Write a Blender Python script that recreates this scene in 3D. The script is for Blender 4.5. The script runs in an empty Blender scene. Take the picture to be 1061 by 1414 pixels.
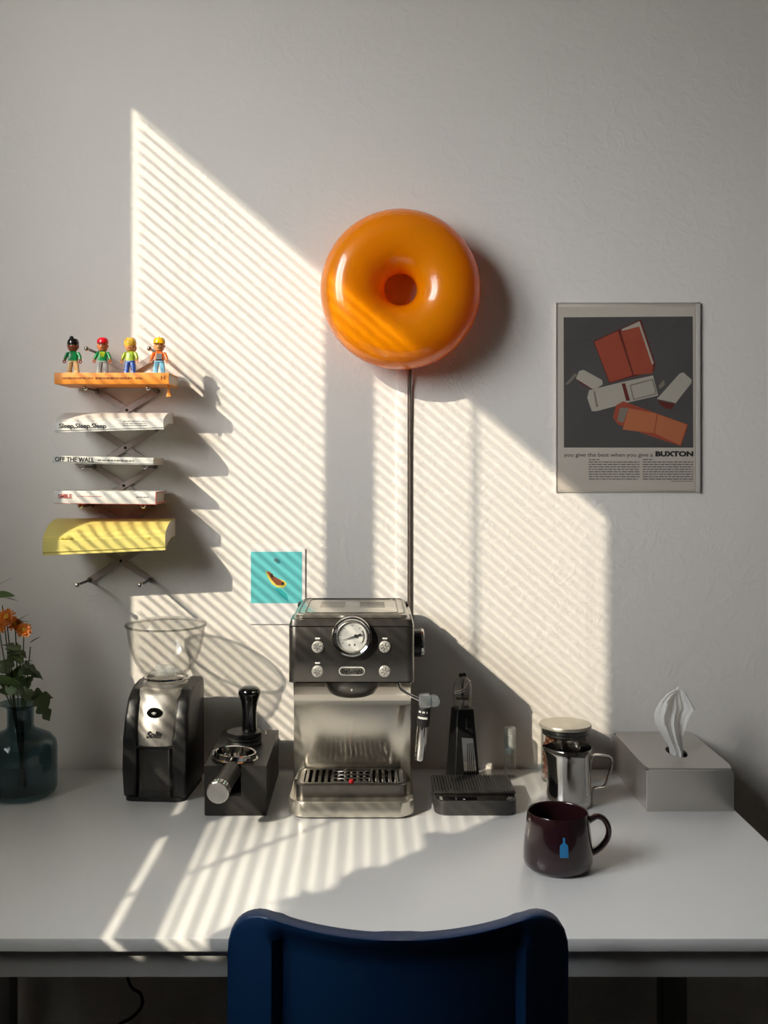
import bpy, bmesh, math, random
from mathutils import Vector, Matrix
PI = math.pi
random.seed(7)
SC = bpy.context.scene
COL = SC.collection

# ------------------------------------------------------------------ camera, sky, sun, exposure
CAM_Y, CAM_Z, FPX = -1.99, 1.313, 1437.0        # VP of the depth lines sits at pixel (512, 640) of 1061 x 1414
cd = bpy.data.cameras.new('camera'); cam = bpy.data.objects.new('camera', cd); COL.objects.link(cam)
cd.sensor_fit = 'VERTICAL'; cd.sensor_height = 36.0; cd.sensor_width = 36.0
cd.lens = FPX / 1414 * 36
cd.shift_x = (530.5 - 512) / 1414; cd.shift_y = -(707 - 640) / 1414
cd.clip_start = 0.02
cam.location = (0, CAM_Y, CAM_Z); cam.rotation_euler = (PI/2, 0, 0)
SC.camera = cam

W = bpy.data.worlds.new('sky'); SC.world = W; W.use_nodes = True
bg = W.node_tree.nodes['Background']
bg.inputs[0].default_value = (0.97, 0.965, 0.965, 1); bg.inputs[1].default_value = 16.5

SUN_DIR = Vector((0.90, 1.0, -0.774)).normalized()
sd = bpy.data.lights.new('sun', 'SUN'); sun = bpy.data.objects.new('sun', sd); COL.objects.link(sun)
sd.energy = 3.9; sd.angle = math.radians(0.33); sd.color = (1.0, 0.865, 0.67)
sun.rotation_euler = SUN_DIR.to_track_quat('-Z', 'Y').to_euler(); sun.location = (-3, -3, 4)

def portal(name, loc, rot, sx, sy):
    l = bpy.data.lights.new(name, 'AREA'); l.shape = 'RECTANGLE'; l.size = sx; l.size_y = sy
    l.cycles.is_portal = True
    o = bpy.data.objects.new(name, l); COL.objects.link(o); o.location = loc; o.rotation_euler = rot
portal('window_sky_portal', (-1.39, -1.478, 2.168), (0, -PI/2, 0), 1.3, 1.16)

vs = SC.view_settings
vs.view_transform = 'Standard'; vs.look = 'None'; vs.exposure = 0.62; vs.gamma = 1.0; vs.use_curve_mapping = False
SC.cycles.max_bounces = 12; SC.cycles.transparent_max_bounces = 24; SC.cycles.diffuse_bounces = 6
SC.cycles.caustics_reflective = False; SC.cycles.caustics_refractive = False
SC.cycles.sample_clamp_indirect = 6.0

# ------------------------------------------------------------------ materials
def lin(c):
    return tuple(((v/255)/12.92 if v/255 <= 0.04045 else ((v/255+0.055)/1.055)**2.4) for v in c) + (1.0,)
def newmat(name):
    m = bpy.data.materials.new(name); m.use_nodes = True
    nt = m.node_tree; nt.nodes.clear()
    out = nt.nodes.new('ShaderNodeOutputMaterial')
    return m, nt, out
def pm(name, col, rough=0.5, metal=0.0, coat=0.0, var=0.0, vscale=20.0, bump=0.0, bscale=200.0, stretch=(1,1,1), spec=0.5, aniso=0.0, rvar=0.0, sss=0.0):
    """procedural principled surface: noise-varied colour / roughness / relief"""
    m, nt, out = newmat(name)
    b = nt.nodes.new('ShaderNodeBsdfPrincipled'); nt.links.new(b.outputs[0], out.inputs[0])
    b.inputs['Roughness'].default_value = rough; b.inputs['Metallic'].default_value = metal
    b.inputs['Coat Weight'].default_value = coat; b.inputs['Coat Roughness'].default_value = 0.04
    b.inputs['Specular IOR Level'].default_value = spec
    b.inputs['Anisotropic'].default_value = aniso
    if sss:
        b.inputs['Subsurface Weight'].default_value = sss; b.inputs['Subsurface Radius'].default_value = (0.02, 0.01, 0.004)
    tc = nt.nodes.new('ShaderNodeTexCoord'); mp = nt.nodes.new('ShaderNodeMapping'); mp.inputs['Scale'].default_value = stretch
    nt.links.new(tc.outputs['Object'], mp.inputs[0])
    nz = nt.nodes.new('ShaderNodeTexNoise'); nz.inputs['Scale'].default_value = vscale; nz.inputs['Detail'].default_value = 4
    nt.links.new(mp.outputs[0], nz.inputs['Vector'])
    c = lin(col)
    mx = nt.nodes.new('ShaderNodeMix'); mx.data_type = 'RGBA'
    mx.inputs[6].default_value = tuple(v*(1-var) for v in c[:3]) + (1,)
    mx.inputs[7].default_value = tuple(min(1, v*(1+var)) for v in c[:3]) + (1,)
    nt.links.new(nz.outputs[0], mx.inputs[0]); nt.links.new(mx.outputs[2], b.inputs['Base Color'])
    if rvar:
        mr = nt.nodes.new('ShaderNodeMapRange'); mr.inputs[3].default_value = max(0.02, rough-rvar); mr.inputs[4].default_value = rough+rvar
        nt.links.new(nz.outputs[0], mr.inputs[0]); nt.links.new(mr.outputs[0], b.inputs['Roughness'])
    if bump:
        n2 = nt.nodes.new('ShaderNodeTexNoise'); n2.inputs['Scale'].default_value = bscale; n2.inputs['Detail'].default_value = 3
        nt.links.new(mp.outputs[0], n2.inputs['Vector'])
        bp = nt.nodes.new('ShaderNodeBump'); bp.inputs['Strength'].default_value = bump; bp.inputs['Distance'].default_value = 0.002
        nt.links.new(n2.outputs[0], bp.inputs['Height']); nt.links.new(bp.outputs[0], b.inputs['Normal'])
    return m
def thin_glass(name, tint=(1,1,1), refl=0.9, base=0.05, rough=0.02, power=3.0, haze=0.0, edge=None):
    """thin clear sheet: lets light straight through, reflects more at grazing angles"""
    m, nt, out = newmat(name)
    t = nt.nodes.new('ShaderNodeBsdfTransparent'); t.inputs[0].default_value = tuple(tint) + (1,)
    g = nt.nodes.new('ShaderNodeBsdfGlossy'); g.inputs['Roughness'].default_value = rough
    lw = nt.nodes.new('ShaderNodeLayerWeight'); lw.inputs[0].default_value = 0.5
    p = nt.nodes.new('ShaderNodeMath'); p.operation = 'POWER'; p.inputs[1].default_value = power
    mr = nt.nodes.new('ShaderNodeMapRange'); mr.inputs[3].default_value = base; mr.inputs[4].default_value = refl
    mix = nt.nodes.new('ShaderNodeMixShader')
    nt.links.new(lw.outputs['Facing'], p.inputs[0]); nt.links.new(p.outputs[0], mr.inputs[0]); nt.links.new(mr.outputs[0], mix.inputs[0])
    nt.links.new(t.outputs[0], mix.inputs[1]); nt.links.new(g.outputs[0], mix.inputs[2])
    if edge:
        p2 = nt.nodes.new('ShaderNodeMath'); p2.operation = 'POWER'; p2.inputs[1].default_value = 6.5
        cm = nt.nodes.new('ShaderNodeMix'); cm.data_type = 'RGBA'
        cm.inputs[6].default_value = tuple(tint) + (1,); cm.inputs[7].default_value = tuple(edge) + (1,)
        nt.links.new(lw.outputs['Facing'], p2.inputs[0]); nt.links.new(p2.outputs[0], cm.inputs[0]); nt.links.new(cm.outputs[2], t.inputs[0])
    last = mix
    if haze:
        d = nt.nodes.new('ShaderNodeBsdfDiffuse'); d.inputs[0].default_value = (0.85, 0.87, 0.87, 1)
        m2 = nt.nodes.new('ShaderNodeMixShader'); m2.inputs[0].default_value = haze
        nt.links.new(mix.outputs[0], m2.inputs[1]); nt.links.new(d.outputs[0], m2.inputs[2]); last = m2
    nt.links.new(last.outputs[0], out.inputs[0])
    return m
def translucent(name, col, amount=0.4, rough=0.5, coat=0.0, var=0.05):
    m = pm(name, col, rough, coat=coat, var=var)
    nt = m.node_tree; b = [n for n in nt.nodes if n.type == 'BSDF_PRINCIPLED'][0]; out = [n for n in nt.nodes if n.type == 'OUTPUT_MATERIAL'][0]
    t = nt.nodes.new('ShaderNodeBsdfTranslucent'); t.inputs[0].default_value = lin(col)
    mx = nt.nodes.new('ShaderNodeMixShader'); mx.inputs[0].default_value = amount
    nt.links.new(b.outputs[0], mx.inputs[1]); nt.links.new(t.outputs[0], mx.inputs[2]); nt.links.new(mx.outputs[0], out.inputs[0])
    return m

def wall_material():
    m, nt, out = newmat('textured_wallpaper')
    b = nt.nodes.new('ShaderNodeBsdfPrincipled'); nt.links.new(b.outputs[0], out.inputs[0])
    b.inputs['Roughness'].default_value = 0.75; b.inputs['Specular IOR Level'].default_value = 0.25
    tc = nt.nodes.new('ShaderNodeTexCoord')
    nz = nt.nodes.new('ShaderNodeTexNoise'); nz.inputs['Scale'].default_value = 3; nz.inputs['Detail'].default_value = 3
    nt.links.new(tc.outputs['Object'], nz.inputs['Vector'])
    mx = nt.nodes.new('ShaderNodeMix'); mx.data_type = 'RGBA'
    mx.inputs[6].default_value = (0.785, 0.75, 0.71, 1); mx.inputs[7].default_value = (0.815, 0.78, 0.74, 1)
    nt.links.new(nz.outputs[0], mx.inputs[0]); nt.links.new(mx.outputs[2], b.inputs['Base Color'])
    n1 = nt.nodes.new('ShaderNodeTexNoise'); n1.inputs['Scale'].default_value = 75; n1.inputs['Detail'].default_value = 3; n1.inputs['Distortion'].default_value = 0.8
    n2 = nt.nodes.new('ShaderNodeTexNoise'); n2.inputs['Scale'].default_value = 26; n2.inputs['Detail'].default_value = 2; n2.inputs['Distortion'].default_value = 1.5
    nt.links.new(tc.outputs['Object'], n1.inputs['Vector']); nt.links.new(tc.outputs['Object'], n2.inputs['Vector'])
    r2 = nt.nodes.new('ShaderNodeMapRange'); r2.inputs[1].default_value = 0.5; r2.inputs[2].default_value = 0.62
    nt.links.new(n2.outputs[0], r2.inputs[0])
    a = nt.nodes.new('ShaderNodeMath'); a.operation = 'MULTIPLY_ADD'; a.inputs[1].default_value = 0.6
    nt.links.new(r2.outputs[0], a.inputs[0]); nt.links.new(n1.outputs[0], a.inputs[2])
    bp = nt.nodes.new('ShaderNodeBump'); bp.inputs['Strength'].default_value = 0.13; bp.inputs['Distance'].default_value = 0.004
    nt.links.new(a.outputs[0], bp.inputs['Height']); nt.links.new(bp.outputs[0], b.inputs['Normal'])
    return m

M = {}
M['wall'] = wall_material()
M['ceiling'] = pm('ceiling_paint', (196, 188, 178), 0.85, bump=0.1, bscale=80)
M['floor'] = pm('dark_oak_floor', (26, 23, 21), 0.5, var=0.25, vscale=6, stretch=(1, 10, 1))
M['wall_dim'] = pm('slate_grey_wall_paint', (92, 89, 86), 0.8, var=0.03, bump=0.1, bscale=60)
M['trim'] = pm('white_trim_paint', (225, 224, 220), 0.45, var=0.02)
M['desk'] = pm('white_laminate', (238, 239, 240), 0.22, var=0.012, vscale=8, bump=0.03, bscale=300, spec=0.45)
M['desk_dark'] = pm('grey_apron_panel', (208, 209, 210), 0.4, var=0.02)
M['leg_dark'] = pm('grey_metal_legs', (120, 119, 116), 0.45, var=0.05)
M['panel_dark'] = pm('charcoal_panel', (34, 33, 32), 0.6, var=0.06)
M['blind'] = pm('white_blind_slat', (228, 228, 224), 0.5, var=0.02)
M['pane'] = thin_glass('window_pane', (0.97, 0.98, 0.98), 0.6, 0.04)
M['steel'] = pm('brushed_steel', (192, 188, 180), 0.28, 0.88, var=0.04, vscale=60, stretch=(1, 1, 14), rvar=0.06)
M['steel_h'] = pm('steel_brushed_across', (206, 201, 190), 0.24, 0.85, var=0.02)
M['steel_column'] = pm('brushed_steel_plate', (222, 216, 204), 0.18, 0.96, var=0.02, aniso=0.96)
def brushed(m, rot):
    nt = m.node_tree; b_ = [n for n in nt.nodes if n.type == 'BSDF_PRINCIPLED'][0]
    t_ = nt.nodes.new('ShaderNodeTangent'); t_.direction_type = 'RADIAL'; t_.axis = 'Z'
    nt.links.new(t_.outputs[0], b_.inputs['Tangent']); b_.inputs['Anisotropic Rotation'].default_value = rot
brushed(M['steel_column'], 0.25)
M['steel_dark'] = pm('dark_brushed_steel', (104, 101, 97), 0.32, 0.9, var=0.05, vscale=60, stretch=(14, 1, 1), rvar=0.05)
M['steel_matte'] = pm('satin_steel_sheet', (204, 200, 194), 0.40, 0.86, var=0.06, vscale=7, rvar=0.07)
M['chrome'] = pm('polished_chrome', (205, 203, 200), 0.07, 1.0, var=0.02)
M['mirror_steel'] = pm('polished_steel', (190, 187, 183), 0.10, 1.0, var=0.03)
M['black'] = pm('black_plastic', (22, 22, 23), 0.36, var=0.1, bump=0.05, bscale=600)
M['black_matte'] = pm('matte_black_coating', (34, 31, 29), 0.42, var=0.08, bump=0.06, bscale=700)
M['black_gloss'] = pm('glossy_black_panel', (9, 9, 10), 0.08, coat=0.6)
M['rubber'] = pm('black_rubber', (20, 20, 20), 0.6, var=0.1)
M['pad'] = pm('dark_grey_silicone', (50, 49, 48), 0.42, var=0.06)
M['white'] = pm('white_plastic', (235, 235, 232), 0.35)
M['paper'] = pm('book_pages', (206, 196, 180), 0.8, var=0.12, vscale=30, stretch=(0.5, 0.5, 60))
M['clear'] = thin_glass('clear_plastic', (0.95, 0.95, 0.945), 0.45, 0.03, 0.03, 4, edge=(0.28, 0.27, 0.25))
M['clear_lid'] = thin_glass('clear_lid_plastic', (0.975, 0.975, 0.97), 0.4, 0.03, 0.03, 4)
M['clear_jar'] = thin_glass('clear_jar_glass', (0.96, 0.97, 0.965), 0.6, 0.04, 0.01, 3, edge=(0.5, 0.5, 0.48))
M['clear_smoke'] = thin_glass('smoky_clear_plastic', (0.72, 0.72, 0.71), 0.7, 0.06, 0.04, 2.6, edge=(0.2, 0.2, 0.2))
M['clear_milky'] = thin_glass('milky_clear_plastic', (0.93, 0.95, 0.95), 0.6, 0.06, 0.06, 3, haze=0.22)
M['clear_blue'] = thin_glass('blue_grey_clear_grip', (0.52, 0.64, 0.70), 0.7, 0.08, 0.08, 2.4, haze=0.14)
M['acrylic'] = thin_glass('acrylic_sheet', (0.99, 0.99, 0.99), 0.5, 0.03, 0.02, 4)
M['teal_glass'] = thin_glass('dark_teal_glass', (0.47, 0.58, 0.61), 0.5, 0.035, 0.03, 3)

M['spun'] = pm('spun_metal', (205, 202, 197), 0.17, 1.0, aniso=0.85)
def spun(m):
    nt = m.node_tree; b_ = [n for n in nt.nodes if n.type == 'BSDF_PRINCIPLED'][0]
    t_ = nt.nodes.new('ShaderNodeTangent'); t_.direction_type = 'RADIAL'; t_.axis = 'Y'
    nt.links.new(t_.outputs[0], b_.inputs['Tangent'])
spun(M['spun'])

# ------------------------------------------------------------------ mesh helpers
class B:
    def __init__(s): s.bm = bmesh.new()
    def _bev(s, verts, w, seg=2):
        es = set(e for v in verts for e in v.link_edges)
        bmesh.ops.bevel(s.bm, geom=list(es), offset=w, segments=seg, profile=0.5, affect='EDGES', clamp_overlap=True)
    def box(s, x0, x1, y0, y1, z0, z1, bev=0.0, seg=2, mat=None):
        r = bmesh.ops.create_cube(s.bm, size=1.0); vs_ = r['verts']
        for v in vs_:
            v.co = Vector(((x0+x1)/2 + v.co.x*(x1-x0), (y0+y1)/2 + v.co.y*(y1-y0), (z0+z1)/2 + v.co.z*(z1-z0)))
            if mat is not None: v.co = mat @ v.co
        if bev: s._bev(vs_, bev, seg)
        return s
    def loft(s, rings, cap0=True, cap1=True, closed=True, loop=False):
        rs = [[s.bm.verts.new(p) for p in ring] for ring in rings]
        n = len(rs[0]); k = len(rs)
        for i in range(k if loop else k-1):
            a, b = rs[i], rs[(i+1) % k]
            for j in range(n if closed else n-1):
                q = (a[j], a[(j+1) % n], b[(j+1) % n], b[j])
                try: s.bm.faces.new(q)
                except ValueError: pass
        if not loop and closed:
            if cap0: s.bm.faces.new(list(reversed(rs[0])))
            if cap1: s.bm.faces.new(rs[-1])
        return s
    def lathe(s, prof, n=40, mat=None, c=(0, 0), cap0=True, cap1=True):
        rings = []
        for r, z in prof:
            ring = [Vector((c[0] + max(r, 1e-5)*math.cos(2*PI*i/n), c[1] + max(r, 1e-5)*math.sin(2*PI*i/n), z)) for i in range(n)]
            if mat is not None: ring = [mat @ p for p in ring]
            rings.append(ring)
        return s.loft(rings, cap0, cap1)
    def tube(s, pts, r, n=10, cap=True, flat=1.0):
        pts = [Vector(p) for p in pts]; k = len(pts)
        rad = r if isinstance(r, (list, tuple)) else [r]*k
        rings = []; up = None
        for i, p in enumerate(pts):
            t = (pts[min(i+1, k-1)] - pts[max(i-1, 0)]).normalized()
            if up is None:
                a = Vector((0, 1, 0)) if abs(t.y) < 0.9 else Vector((1, 0, 0))
                up = (a - t*a.dot(t)).normalized()
            else:
                up = (up - t*up.dot(t)).normalized()
            sd_ = t.cross(up)
            rings.append([p + up*math.cos(2*PI*j/n)*rad[i]*flat + sd_*math.sin(2*PI*j/n)*rad[i] for j in range(n)])
        return s.loft(rings, cap, cap)
    def prism(s, poly, a0, a1, plane='xz', bev=0.0, seg=2):
        """polygon extruded between a0 and a1 along the axis that PLANE leaves out"""
        f = {'xz': lambda p, a: (p[0], a, p[1]), 'xy': lambda p, a: (p[0], p[1], a), 'yz': lambda p, a: (a, p[0], p[1])}[plane]
        a = [s.bm.verts.new(f(p, a0)) for p in poly]; b = [s.bm.verts.new(f(p, a1)) for p in poly]
        n = len(poly)
        s.bm.faces.new(a); s.bm.faces.new(list(reversed(b)))
        for i in range(n): s.bm.faces.new((a[(i+1) % n], a[i], b[i], b[(i+1) % n]))
        if bev: s._bev(a+b, bev, seg)
        return s
    def ball(s, c, r, n=12, sc=(1, 1, 1), mat=None):
        rr = bmesh.ops.create_uvsphere(s.bm, u_segments=n, v_segments=max(6, n*2//3), radius=r)
        for v in rr['verts']:
            p = Vector((v.co.x*sc[0], v.co.y*sc[1], v.co.z*sc[2]))
            if mat is not None: p = mat @ p
            v.co = p + Vector(c)
        return s
    def sheet(s, grid):
        vs_ = [[s.bm.verts.new(p) for p in row] for row in grid]
        for i in range(len(vs_)-1):
            for j in range(len(vs_[0])-1):
                s.bm.faces.new((vs_[i][j], vs_[i][j+1], vs_[i+1][j+1], vs_[i+1][j]))
        return s
    def mesh(s, name, smooth=40):
        bmesh.ops.recalc_face_normals(s.bm, faces=s.bm.faces[:])
        me = bpy.data.meshes.new(name); s.bm.to_mesh(me); s.bm.free()
        for p in me.polygons: p.use_smooth = True
        me.set_sharp_from_angle(angle=math.radians(smooth))
        return me
def rrect(x0, x1, y0, y1, r, n=6):
    r = min(r, (x1-x0)/2-1e-5, (y1-y0)/2-1e-5); out = []
    for cx, cy, a in ((x1-r, y1-r, 0), (x0+r, y1-r, PI/2), (x0+r, y0+r, PI), (x1-r, y0+r, 1.5*PI)):
        for i in range(n+1):
            t = a + PI/2*i/n; out.append((cx + r*math.cos(t), cy + r*math.sin(t)))
    return out
def ringz(poly, z): return [Vector((p[0], p[1], z)) for p in poly]
def obj(name, b, mat, parent=None, loc=None, smooth=40):
    me = b.mesh(name, smooth) if isinstance(b, B) else b
    o = bpy.data.objects.new(name, me); COL.objects.link(o)
    if mat is not None and not me.materials: me.materials.append(mat)
    if parent is not None: o.parent = parent
    if loc is not None: o.location = loc
    return o
def tag(o, label, cat, group=None):
    o['label'] = label; o['category'] = cat
    if group: o['group'] = group
    return o
def thing(name, label, cat, loc=(0, 0, 0), rotz=0.0, group=None):
    o = bpy.data.objects.new(name, None); COL.objects.link(o)
    o.empty_display_size = 0.03; o.location = loc; o.rotation_euler = (0, 0, rotz)
    return tag(o, label, cat, group)
def struct(name, b, mat, parent=None):
    o = obj(name, b, mat, parent); o['kind'] = 'structure'; return o
def text(name, s, size, mat, parent, M4, extrude=0.0002, shear=0.0, align='CENTER', bold=0.0, width=None, spacing=1.0):
    cu = bpy.data.curves.new(name, 'FONT'); cu.body = s; cu.size = size; cu.extrude = extrude; cu.shear = shear
    cu.align_x = align; cu.align_y = 'CENTER'; cu.offset = bold; cu.resolution_u = 3; cu.space_character = spacing
    t = bpy.data.objects.new(name, cu); COL.objects.link(t)
    bpy.context.view_layer.update()
    me = bpy.data.meshes.new_from_object(t.evaluated_get(bpy.context.evaluated_depsgraph_get()))
    bpy.data.objects.remove(t); bpy.data.curves.remove(cu)
    if width:
        xs = [v.co.x for v in me.vertices]; k = width/(max(xs)-min(xs))
        for v in me.vertices: v.co.x *= k
    for v in me.vertices: v.co = M4 @ v.co
    me.materials.clear()
    return obj(name, me, mat, parent)
FACE = Matrix.Rotation(PI/2, 4, 'X')           # lettering that faces the camera side (-y)
def at(x, y, z, ry=0.0): return Matrix.Translation((x, y, z)) @ Matrix.Rotation(ry, 4, 'Y') @ FACE
def smooth01(t): t = max(0.0, min(1.0, t)); return t*t*(3-2*t)
RX90 = Matrix.Rotation(PI/2, 4, 'X')           # lathe axis z -> -y (towards the camera)
def sc_at(y): return FPX/(y - CAM_Y)
DZ = 0.73                                      # desk top height

# ------------------------------------------------------------------ room shell
XW, XR, YB, ZC = -1.3, 2.3, -3.9, 2.95         # left (window) wall face, right wall, rear wall, ceiling
struct('wall_back', B().box(XW-0.06, XR+0.06, 0, 0.08, 0, ZC), M['wall'])
wy0, wy1, wz0, wz1 = -2.017, -0.938, 1.554, 2.788
b = B()
b.box(XW-0.06, XW, wy1, 0.0, 0, ZC)
b.box(XW-0.06, XW, YB, wy0, 0, ZC)
b.box(XW-0.06, XW, wy0, wy1, 0, wz0); b.box(XW-0.06, XW, wy0, wy1, wz1, ZC)
struct('wall_left', b, M['wall'])
struct('wall_right', B().box(XR, XR+0.06, YB, 0, 0, ZC), M['wall_dim'])
struct('wall_front', B().box(XW, XR, YB-0.06, YB, 0, ZC), M['wall_dim'])
struct('floor', B().box(XW-0.06, XR+0.06, YB-0.06, 0.08, -0.05, 0), M['floor'])
struct('ceiling', B().box(XW-0.06, XR+0.06, YB-0.06, 0.08, ZC, ZC+0.05), M['ceiling'])
struct('baseboard_back', B().box(XW, XR, -0.012, 0, 0, 0.06, 0.003), M['trim'])
# window in the left wall
wf = B()
wf.box(XW-0.055, XW-0.02, -1.478, -1.4046, wz0, wz1, 0.003)
for ya, yb in ((wy0, -1.478), (-1.4046, wy1)):
    wf.box(XW-0.058, XW-0.045, ya, yb, wz0-0.0, wz0+0.012); wf.box(XW-0.058, XW-0.045, ya, yb, wz1-0.02, wz1)
wf.box(XW-0.058, XW-0.05, wy0, wy0+0.006, wz0, wz1); wf.box(XW-0.058, XW-0.05, wy1-0.02, wy1-0.0, wz0, wz1)
win = struct('window_1', wf, M['trim'])
for ya, yb in ((wy0+0.006, -1.478), (-1.4046, wy1-0.02)):
    struct('pane', B().box(XW-0.0555, XW-0.0515, ya, yb, wz0+0.012, wz1-0.02), M['pane'], win)
struct('window_sill', B().box(XW-0.045, XW+0.02, wy0-0.03, wy1+0.03, wz0-0.03, wz0-0.004, 0.004), M['trim'], win)

M['ground'] = pm('asphalt_and_grass', (104, 104, 94), 0.9, var=0.2, vscale=0.5)
struct('ground', B().box(-80, XW-0.3, -60, 60, -3.2, -3.0), M['ground'])
# venetian blind (outside the frame, its stripes fall on the wall)
bl = thing('venetian_blind', 'white horizontal slat blind hanging in the left window, beyond the frame', 'blind', (XW+0.012, -1.473, 1.558))
def lz(z): return z - 1.30
obj('head_rail', B().box(-0.012, 0.02, -0.535, 0.528, lz(2.482), lz(2.53), 0.002), M['blind'], bl)
slat_w, slat_a = 0.025, math.radians(-30.5)
prof = []
for i in range(5):
    t = -1 + 2*i/4; prof.append((t*slat_w/2, 0.0014*(1-t*t)))
ring = [(p[0], p[1]+0.0003) for p in prof] + [(p[0], p[1]-0.0003) for p in reversed(prof)]
R2 = Matrix.Rotation(-slat_a, 3, 'Y')
sm = B(); rr = []
for yy in (-0.535, 0.528):
    rr.append([R2 @ Vector((p[0], 0, p[1])) + Vector((0, yy, 0)) for p in ring])
sm.loft(rr); slat_mesh = sm.mesh('slat'); slat_mesh.materials.append(M['blind'])
z = 2.482 - 0.016
while z > 1.362:
    obj('slat', slat_mesh, None, bl, (0, 0, lz(z))); z -= 0.022
obj('bottom_rail', B().box(-0.012, 0.012, -0.535, 0.528, lz(1.314), lz(1.346), 0.003), M['blind'], bl)
cb = B()
for yy in (-0.44, -0.05, 0.44):
    for xx in (-0.0125, 0.0125): cb.tube([(xx, yy, lz(1.33)), (xx, yy, lz(2.49))], 0.0006, 5)
obj('ladder_cord', cb, M['blind'], bl)
cb = B()
for dy in (0.0, 0.010): cb.tube([(0.03, -0.152+dy, lz(1.26)), (0.03, -0.152+dy, lz(2.50))], 0.0021, 6)
obj('pull_cord', cb, M['blind'], bl)

# plant on the window sill (outside the frame, throws the leaf shadows)
def leaf_mesh(L, Wd, name='leaf', fold=0.15, droop=0.25, n=7):
    g = []
    for i in range(n+1):
        t = i/n; w = Wd/2*math.sin(PI*min(1, t**0.8))**0.8 if 0 < t < 1 else 0.0003
        zc = -droop*L*t*t
        g.append([Vector((-w, L*t, zc + fold*w)), Vector((0, L*t, zc)), Vector((w, L*t, zc + fold*w))])
    return B().sheet(g).mesh(name)
M['leaf'] = translucent('green_leaf', (92, 118, 62), 0.25, 0.45, var=0.25)
M['leaf_dark'] = translucent('dark_green_leaf', (70, 86, 52), 0.2, 0.5, var=0.25)
M['pot'] = pm('terracotta_pot', (150, 92, 66), 0.8, var=0.1)
pl = thing('potted_plant', 'leafy green pot plant on the window sill, beyond the left edge', 'plant', (XW+0.118, -1.864, wz0-0.004))
obj('shelf_bracket', B().box(-0.118, 0.06, -0.07, 0.07, -0.012, 0.0, 0.003), M['trim'], pl)
obj('pot', B().lathe([(0.0, 0.0), (0.036, 0.0), (0.045, 0.07), (0.048, 0.07), (0.048, 0.082), (0.041, 0.082), (0.038, 0.07), (0.0, 0.07)], 24), M['pot'], pl)
lm = leaf_mesh(0.085, 0.042); lm.materials.append(M['leaf'])
rnd = random.Random(5); st = B()
for i in range(28):
    h = 0.10 + 0.41*(i/28)**1.1
    spread = 0.16*(1 - (h-0.09)/0.52) + 0.012
    yy = rnd.uniform(-0.10, 0.13)*spread/0.16 - 0.012; xx = rnd.uniform(-0.02, 0.03)
    st.tube([(0, 0, 0.07), (xx*0.5, yy*0.4, h*0.6), (xx, yy, h)], 0.0016, 5)
    o = obj('leaf', lm, None, pl, (xx, yy, h)); o.rotation_euler = (rnd.uniform(-0.3, 0.9), rnd.uniform(-1.2, 1.2), rnd.uniform(0, 2*PI)); k = rnd.uniform(0.8, 1.15); o.scale = (k, k, k)
obj('stem', st, M['leaf'], pl)

# ------------------------------------------------------------------ desk
DX0, DX1, DY0, DTH = -0.787, 0.613, -0.713, 0.0165
dk = thing('desk', 'white rectangular desk along the wall carrying the coffee gear', 'desk', (0, -0.36, 0))
obj('desktop', B().box(DX0, DX1, DY0+0.36, -0.001+0.36, DZ-DTH, DZ, 0.0012), M['desk'], dk)
obj('apron', B().box(DX0+0.02, DX1-0.02, DY0+0.36+0.018, DY0+0.36+0.036, DZ-DTH-0.040, DZ-DTH, 0.001), M['desk_dark'], dk)
obj('apron', B().box(DX0+0.02, DX1-0.02, 0.31, 0.328, DZ-DTH-0.040, DZ-DTH, 0.001), M['desk_dark'], dk)
for xx in (DX0+0.11, DX1-0.06):
    for yy in (DY0+0.36+0.062, 0.28):
        obj('leg', B().box(xx-0.022, xx+0.022, yy-0.022, yy+0.022, 0, DZ-DTH, 0.002), M['leg_dark'], dk)
cable = B(); cps = [Vector(p) for p in ((-0.41, -0.30, 0.712), (-0.405, -0.30, 0.56), (-0.393, -0.30, 0.472), (-0.374, -0.30, 0.452), (-0.372, -0.30, 0.432), (-0.388, -0.30, 0.413), (-0.412, -0.30, 0.398), (-0.43, -0.30, 0.36), (-0.43, -0.28, 0.20), (-0.42, -0.25, 0.006), (-0.30, -0.2, 0.005))]
pts = []
for i in range(len(cps)-1):
    q0, q1, q2, q3 = cps[max(i-1, 0)], cps[i], cps[i+1], cps[min(i+2, len(cps)-1)]
    for k in range(6):
        t = k/6; pts.append(0.5*((2*q1) + (q2-q0)*t + (2*q0-5*q1+4*q2-q3)*t*t + (3*q1-q0-3*q2+q3)*t**3))
cable.tube(pts, 0.0026, 8)
tag(obj('power_cable', cable, M['rubber']), 'black power cable hanging in the dark below the desk', 'cable')

# ------------------------------------------------------------------ blue chair
M['blue'] = pm('blue_plastic', (15, 50, 90), 0.40, var=0.05, bump=0.08, bscale=900)
CXX, CYY = 0.032, -0.60
ch = thing('chair', 'dark blue moulded plastic chair pushed up to the white desk', 'chair', (CXX, CYY, 0))
def back_pt(u, v):
    # v: 0 seat bend, 1 top; front (sitter) surface
    hw = 0.2055 - 0.009*v
    x = u*hw
    zt = 0.786 + 0.012*min(1, abs(u)/0.8)**2.0
    if abs(u) > 0.74:
        q = (abs(u)-0.74)/0.26; zt -= 0.045*(1-math.sqrt(max(0, 1-q*q*0.995)))
    z = 0.44 + (zt-0.44)*v
    y = -0.165 - 0.052*v + 0.062*abs(u)**2.2
    return Vector((x, y, z))
NU, NV = 40, 26
UJ = [math.sin(PI/2*(-1+2*j/NU))*0.62 + (-1+2*j/NU)*0.38 for j in range(NU+1)]
front = [[back_pt(UJ[j], i/NV) for j in range(NU+1)] for i in range(NV+1)]
rear = []
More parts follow.
